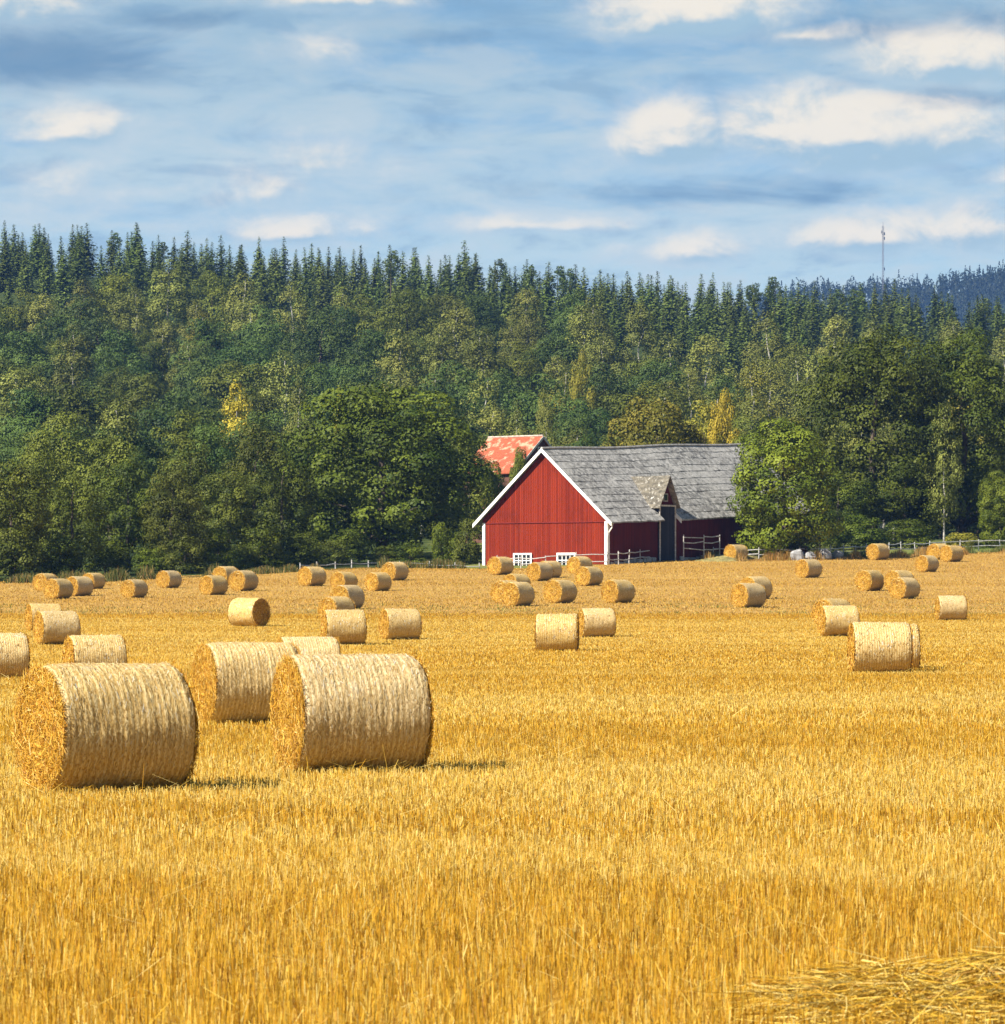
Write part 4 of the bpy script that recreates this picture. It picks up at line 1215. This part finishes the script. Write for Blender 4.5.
# ------------------------------------------------------------------ far blue hill and mast
DF = 3500.0
g = np.random.default_rng(17)
fx = np.linspace(-900, 1500, 260); fy = np.linspace(2700, 5000, 60)
FX, FY = np.meshgrid(fx, fy)
def far_h(x, y):
    top = 253 + 5 * np.sin((x - 300) * .011) + .035 * (x - 400) + 2.5 * np.sin(x * .031 + 1) - 60 * np.clip((225 - x) / 120, 0, 2)
    return np.where(y < DF, np.clip((y - 2700) / (DF - 2700), 0, 1) ** 1.1, np.clip((5000 - y) / (5000 - DF), 0, 1) ** .8) * top
Vf = np.stack([FX, FY, far_h(FX, FY)], -1).reshape(-1, 3)
i = (np.arange(59)[:, None] * 260 + np.arange(259)).ravel()
o = link('distant_hill', mesh_np('distant_hill', Vf, np.stack([i, i + 1, i + 261, i + 260], 1), simple('far_wood_floor', (.02, .035, .018), .95, .3, .02), smooth=True)); tag(o, kind='structure')
# its wood reads as one mass
n = 3600
x = g.uniform(190, 720, n); y = 3500 - 300 * g.random(n) ** 1.5
Vs, Qs, Cs, b = [], [], [], 0
for k in range(n):
    z = float(far_h(x[k], y[k])); h = g.uniform(9, 17) * (1.25 if g.random() < .12 else 1); w = g.uniform(4, 8)
    con = g.random() < .45
    m_ = 60
    f = g.random(m_); a = g.uniform(0, 6.28, m_)
    rad = w * .5 * ((1 - f) if con else np.sqrt(np.maximum(.05, 1 - (2 * f - .9) ** 2)))
    Pk = np.stack([x[k] + np.cos(a) * rad, y[k] + np.sin(a) * rad, z + h * f], 1)
    Nk = np.stack([np.cos(a), np.sin(a), np.full(m_, .3)], 1) + g.normal(0, .2, (m_, 3))
    v, q, c = leaf_quads(Pk, Nk, g.uniform(1.6, 3.0, m_) * (1 - .5 * f), g, g.random(m_))
    Vs.append(v); Qs.append(q + b); Cs.append(c); b += len(v)
o = link('distant_wood', mesh_np('distant_wood', np.concatenate(Vs), np.concatenate(Qs), L_FAR, np.concatenate(Cs)))
tag(o, 'far blue wooded ridge showing beyond the spruces on the right', 'wood', kind='stuff')
mx, my = (883 - CX) / F * 3480, 3480.0
mz = float(far_h(mx, my)); mh = CAMZ + (600 - 226) * my / F - mz
mast = empty('radio_mast', (mx, my, mz), .4, 'thin lattice radio mast on the far blue ridge', 'mast')
M_STEEL = simple('dark_steel', (.16, .15, .15), .5, .2, 1, .5)
m = MB()
rb = .75
leg = [(rb * math.cos(a), rb * math.sin(a)) for a in (0, 2.094, 4.189)]
for lx, ly in leg: m.bar((lx, ly, -1), (lx, ly, mh), .17, .17)
nb = int(mh / 1.6)
for k in range(nb):
    for j in range(3):
        p, q = leg[j], leg[(j + 1) % 3]
        m.bar((*p, k * mh / nb), (*q, (k + 1) * mh / nb), .10, .10)
m.build('lattice', M_STEEL, mast)
m = MB(); m.tube([(0, 0, mh), (0, 0, mh + 3.5)], [.18, .1], 6); m.build('whip_antenna', M_STEEL, mast)
for zf, dx in ((.88, 1.3), (.90, -1.2), (.82, 1.2), (.42, 1.2)):
    m = MB(); m.box(dx - .35, dx + .35, -.35, .35, mh * zf, mh * zf + 2.4); m.bar((0, 0, mh * zf + 1.2), (dx, 0, mh * zf + 1.2), .15, .15); m.build('antenna_panel', M_STEEL, mast)

# ------------------------------------------------------------------ sun, sky with clouds, haze
SH = np.array((-.82, -.57)); SH /= np.linalg.norm(SH); EL = 43.0
sund = np.array((SH[0] * math.cos(R(EL)), SH[1] * math.cos(R(EL)), math.sin(R(EL))))
su = bpy.data.lights.new('sun', 'SUN'); su.energy = 5.0; su.angle = R(.5); su.color = (1.0, .93, .82)
so = bpy.data.objects.new('sun', su); COL.objects.link(so)
from mathutils import Vector
so.rotation_euler = Vector(-sund).to_track_quat('-Z', 'Y').to_euler()

w = bpy.data.worlds.new('World'); scene.world = w; w.use_nodes = True
nt = NT(w.node_tree); nt.n.clear()
sky = nt.new('ShaderNodeTexSky', sky_type='NISHITA'); sky.sun_disc = False
sky.sun_elevation = R(EL); sky.sun_rotation = math.atan2(sund[0], sund[1])
sky.altitude = 100; sky.air_density = 1.0; sky.dust_density = .3; sky.ozone_density = 2.0
dirv = nt.new('ShaderNodeTexCoord').outputs['Generated']
DX, DY, DZ = nt.xyz(dirv)
az = nt.mul(nt.m('ARCTAN2', DX, DY), F)            # bearing and height in units of about 13 thousandths of a degree
el = nt.mul(nt.m('ARCSINE', DZ), F)
WS = .05
SHF = [0.0, 0.0]
def cl(px, py, rx, ry, wgt, flat=.65):
    dx = nt.mul(nt.sub(az, px - CX - SHF[0]), 1 / rx)
    dy = nt.sub(el, 600 - py - SHF[1])
    up_ = nt.mul(nt.m('MAXIMUM', dy, 0.0), 1 / ry); dn = nt.mul(nt.m('MINIMUM', dy, 0.0), 1 / (ry * flat))
    yy = nt.add(up_, dn)
    r = nt.m('SQRT', nt.add(nt.mul(dx, dx), nt.mul(yy, yy)))
    return nt.mul(nt.sub(1.0, r), wgt)
def field(lst):
    f = None
    for a in lst:
        c = cl(*a); f = c if f is None else nt.m('MAXIMUM', f, c)
    return f
cv = nt.vec(nt.mul(az, 1 / 74), nt.mul(el, 1 / 50), 1.7)
n1 = nt.noise(cv, 1, 7, .58, .25)
cv2 = nt.vec(nt.add(nt.mul(az, 1 / 74), -.16), nt.add(nt.mul(el, 1 / 50), .20), 1.7)
n2 = nt.noise(cv2, 1, 7, .58, .25)
lay = nt.noise(nt.vec(nt.mul(az, 1 / 420), nt.mul(el, 1 / 75), 5.2), 1, 6, .55, .4)
lay2 = nt.noise(nt.vec(nt.mul(az, 1 / 190), nt.mul(el, 1 / 60), 9.2), 1, 6, .6, .5)
CLOUDS = ([(700, 20, 130, 48, 1.3), (800, 40, 80, 16, .6), (860, 140, 185, 62, 1.45), (668, 142, 70, 54, 1.3), (950, 68, 125, 50, 1.2),
            (72, 136, 74, 32, .8), (340, 2, 120, 26, .7), (30, 5, 80, 44, .7), (320, 165, 66, 34, .42), (262, 196, 60, 30, .40), (325, 54, 44, 26, .36),
            (290, 234, 110, 26, .7), (870, 240, 135, 32, .8), (690, 252, 75, 28, .6), (985, 236, 70, 40, .75), (540, 226, 120, 14, .5), (70, 195, 80, 30, .28), (1030, 180, 60, 20, .5)])
F1 = field(CLOUDS)
SHF[:] = [-7.0, 10.0]
F2 = field(CLOUDS)
SHF[:] = [0.0, 0.0]
far_az = nt.ramp(nt.m('ABSOLUTE', az), 620, 1100)
gen = nt.mul(nt.sub(nt.noise(nt.scale(dirv, (3.5, 3.5, 9.0)), 1, 6, .6), .60), 4.0)
high = nt.m('MAXIMUM', far_az, nt.ramp(el, 640, 900))
F1r = F1
F1 = nt.add(nt.mul(F1, nt.sub(1.0, high)), nt.mul(gen, high))
M1 = nt.ramp(nt.add(F1, nt.mul(nt.sub(n1, .5), 1.25)), -.24, .66)
D1_ = nt.ramp(nt.add(field([(30, 72, 210, 50, 1.15), (880, 38, 200, 36, 1.15), (150, 25, 160, 20, .6), (950, 108, 140, 18, 1.1), (700, 198, 260, 24, .6), (460, 40, 200, 20, .4)]), nt.mul(nt.sub(lay2, .5), 2.2)), .0, 1.0)
relief = nt.ramp(nt.add(nt.mul(nt.sub(n1, n2), 1.25), nt.mul(nt.sub(F1r, F2), nt.sub(1.0, high))), -.24, .26)
k = 1 / WS
S = lambda c: tuple(v * k * .425 for v in c)
skyc = nt.mix(.45, nt.mix(1.0, sky.outputs[0], (.9, .97, 1.05), 'MULTIPLY'), S((.24, .44, .58)))
veil = nt.mix(nt.mul(nt.ramp(lay, .34, .60), nt.sub(.9, nt.mul(high, .6))), skyc, S((.53, .665, .69)))
low = nt.ramp(el, 420, 300)
veil = nt.mix(nt.mul(low, .6), veil, S((.57, .745, .765)))
mid = nt.noise(nt.vec(nt.mul(az, 1 / 120), nt.mul(el, 1 / 40), 14.0), 1, 7, .6, .35)
midw = nt.sub(1.0, nt.mul(high, .8))
veil = nt.mix(nt.mul(nt.mul(nt.ramp(mid, .46, .66), .72), midw), veil, S((.62, .705, .70)))
veil = nt.mix(nt.mul(nt.mul(nt.ramp(mid, .50, .34), .50), midw), veil, S((.25, .40, .535)))
veil = nt.mix(nt.mul(nt.ramp(el, 400, 640), .48), veil, S((.17, .345, .50)))
dark = nt.mix(nt.mul(D1_, .72), veil, S((.115, .235, .37)))
cc = nt.mix(relief, S((.40, .56, .64)), S((1.0, .895, .71)))
cc = nt.mix(nt.ramp(M1, .25, .85), nt.mix(.5, cc, S((.66, .72, .73))), cc)
final = nt.mix(nt.mul(M1, .92), dark, cc)
# overhead the sky is clearer and deeper
final = nt.mix(nt.mul(nt.ramp(DZ, .22, .6), .8), final, sky.outputs[0])
bg = nt.new('ShaderNodeBackground'); nt.put(bg.inputs[0], final); bg.inputs[1].default_value = WS
out = nt.new('ShaderNodeOutputWorld'); nt.l.new(bg.outputs[0], out.inputs[0])

HAZE = True
if HAZE:
    m = MB(); m.box(-1600, 1900, -120, 5200, -1.7, 345)
    hm = bpy.data.materials.new('haze'); hm.use_nodes = True
    hn = NT(hm.node_tree); hn.n.clear()
    pv = hn.new('ShaderNodeVolumePrincipled'); pv.inputs['Color'].default_value = (.20, .42, .95, 1)
    pv.inputs['Density'].default_value = 6.5e-5; pv.inputs['Anisotropy'].default_value = .1
    ho = hn.new('ShaderNodeOutputMaterial'); hn.l.new(pv.outputs[0], ho.inputs['Volume'])
    o = m.build('haze', hm); tag(o, 'thin blue air haze', 'haze', kind='stuff')

# ------------------------------------------------------------------ render settings
vs = scene.view_settings
vs.view_transform = 'Standard'; vs.look = 'None'; vs.exposure = 1.3; vs.gamma = 1.0
cy = scene.cycles
cy.max_bounces = 5; cy.diffuse_bounces = 2; cy.glossy_bounces = 2; cy.transmission_bounces = 3; cy.volume_bounces = 0; cy.transparent_max_bounces = 6
cy.use_denoising = True
try: cy.denoiser = 'OPENIMAGEDENOISE'
except Exception: pass
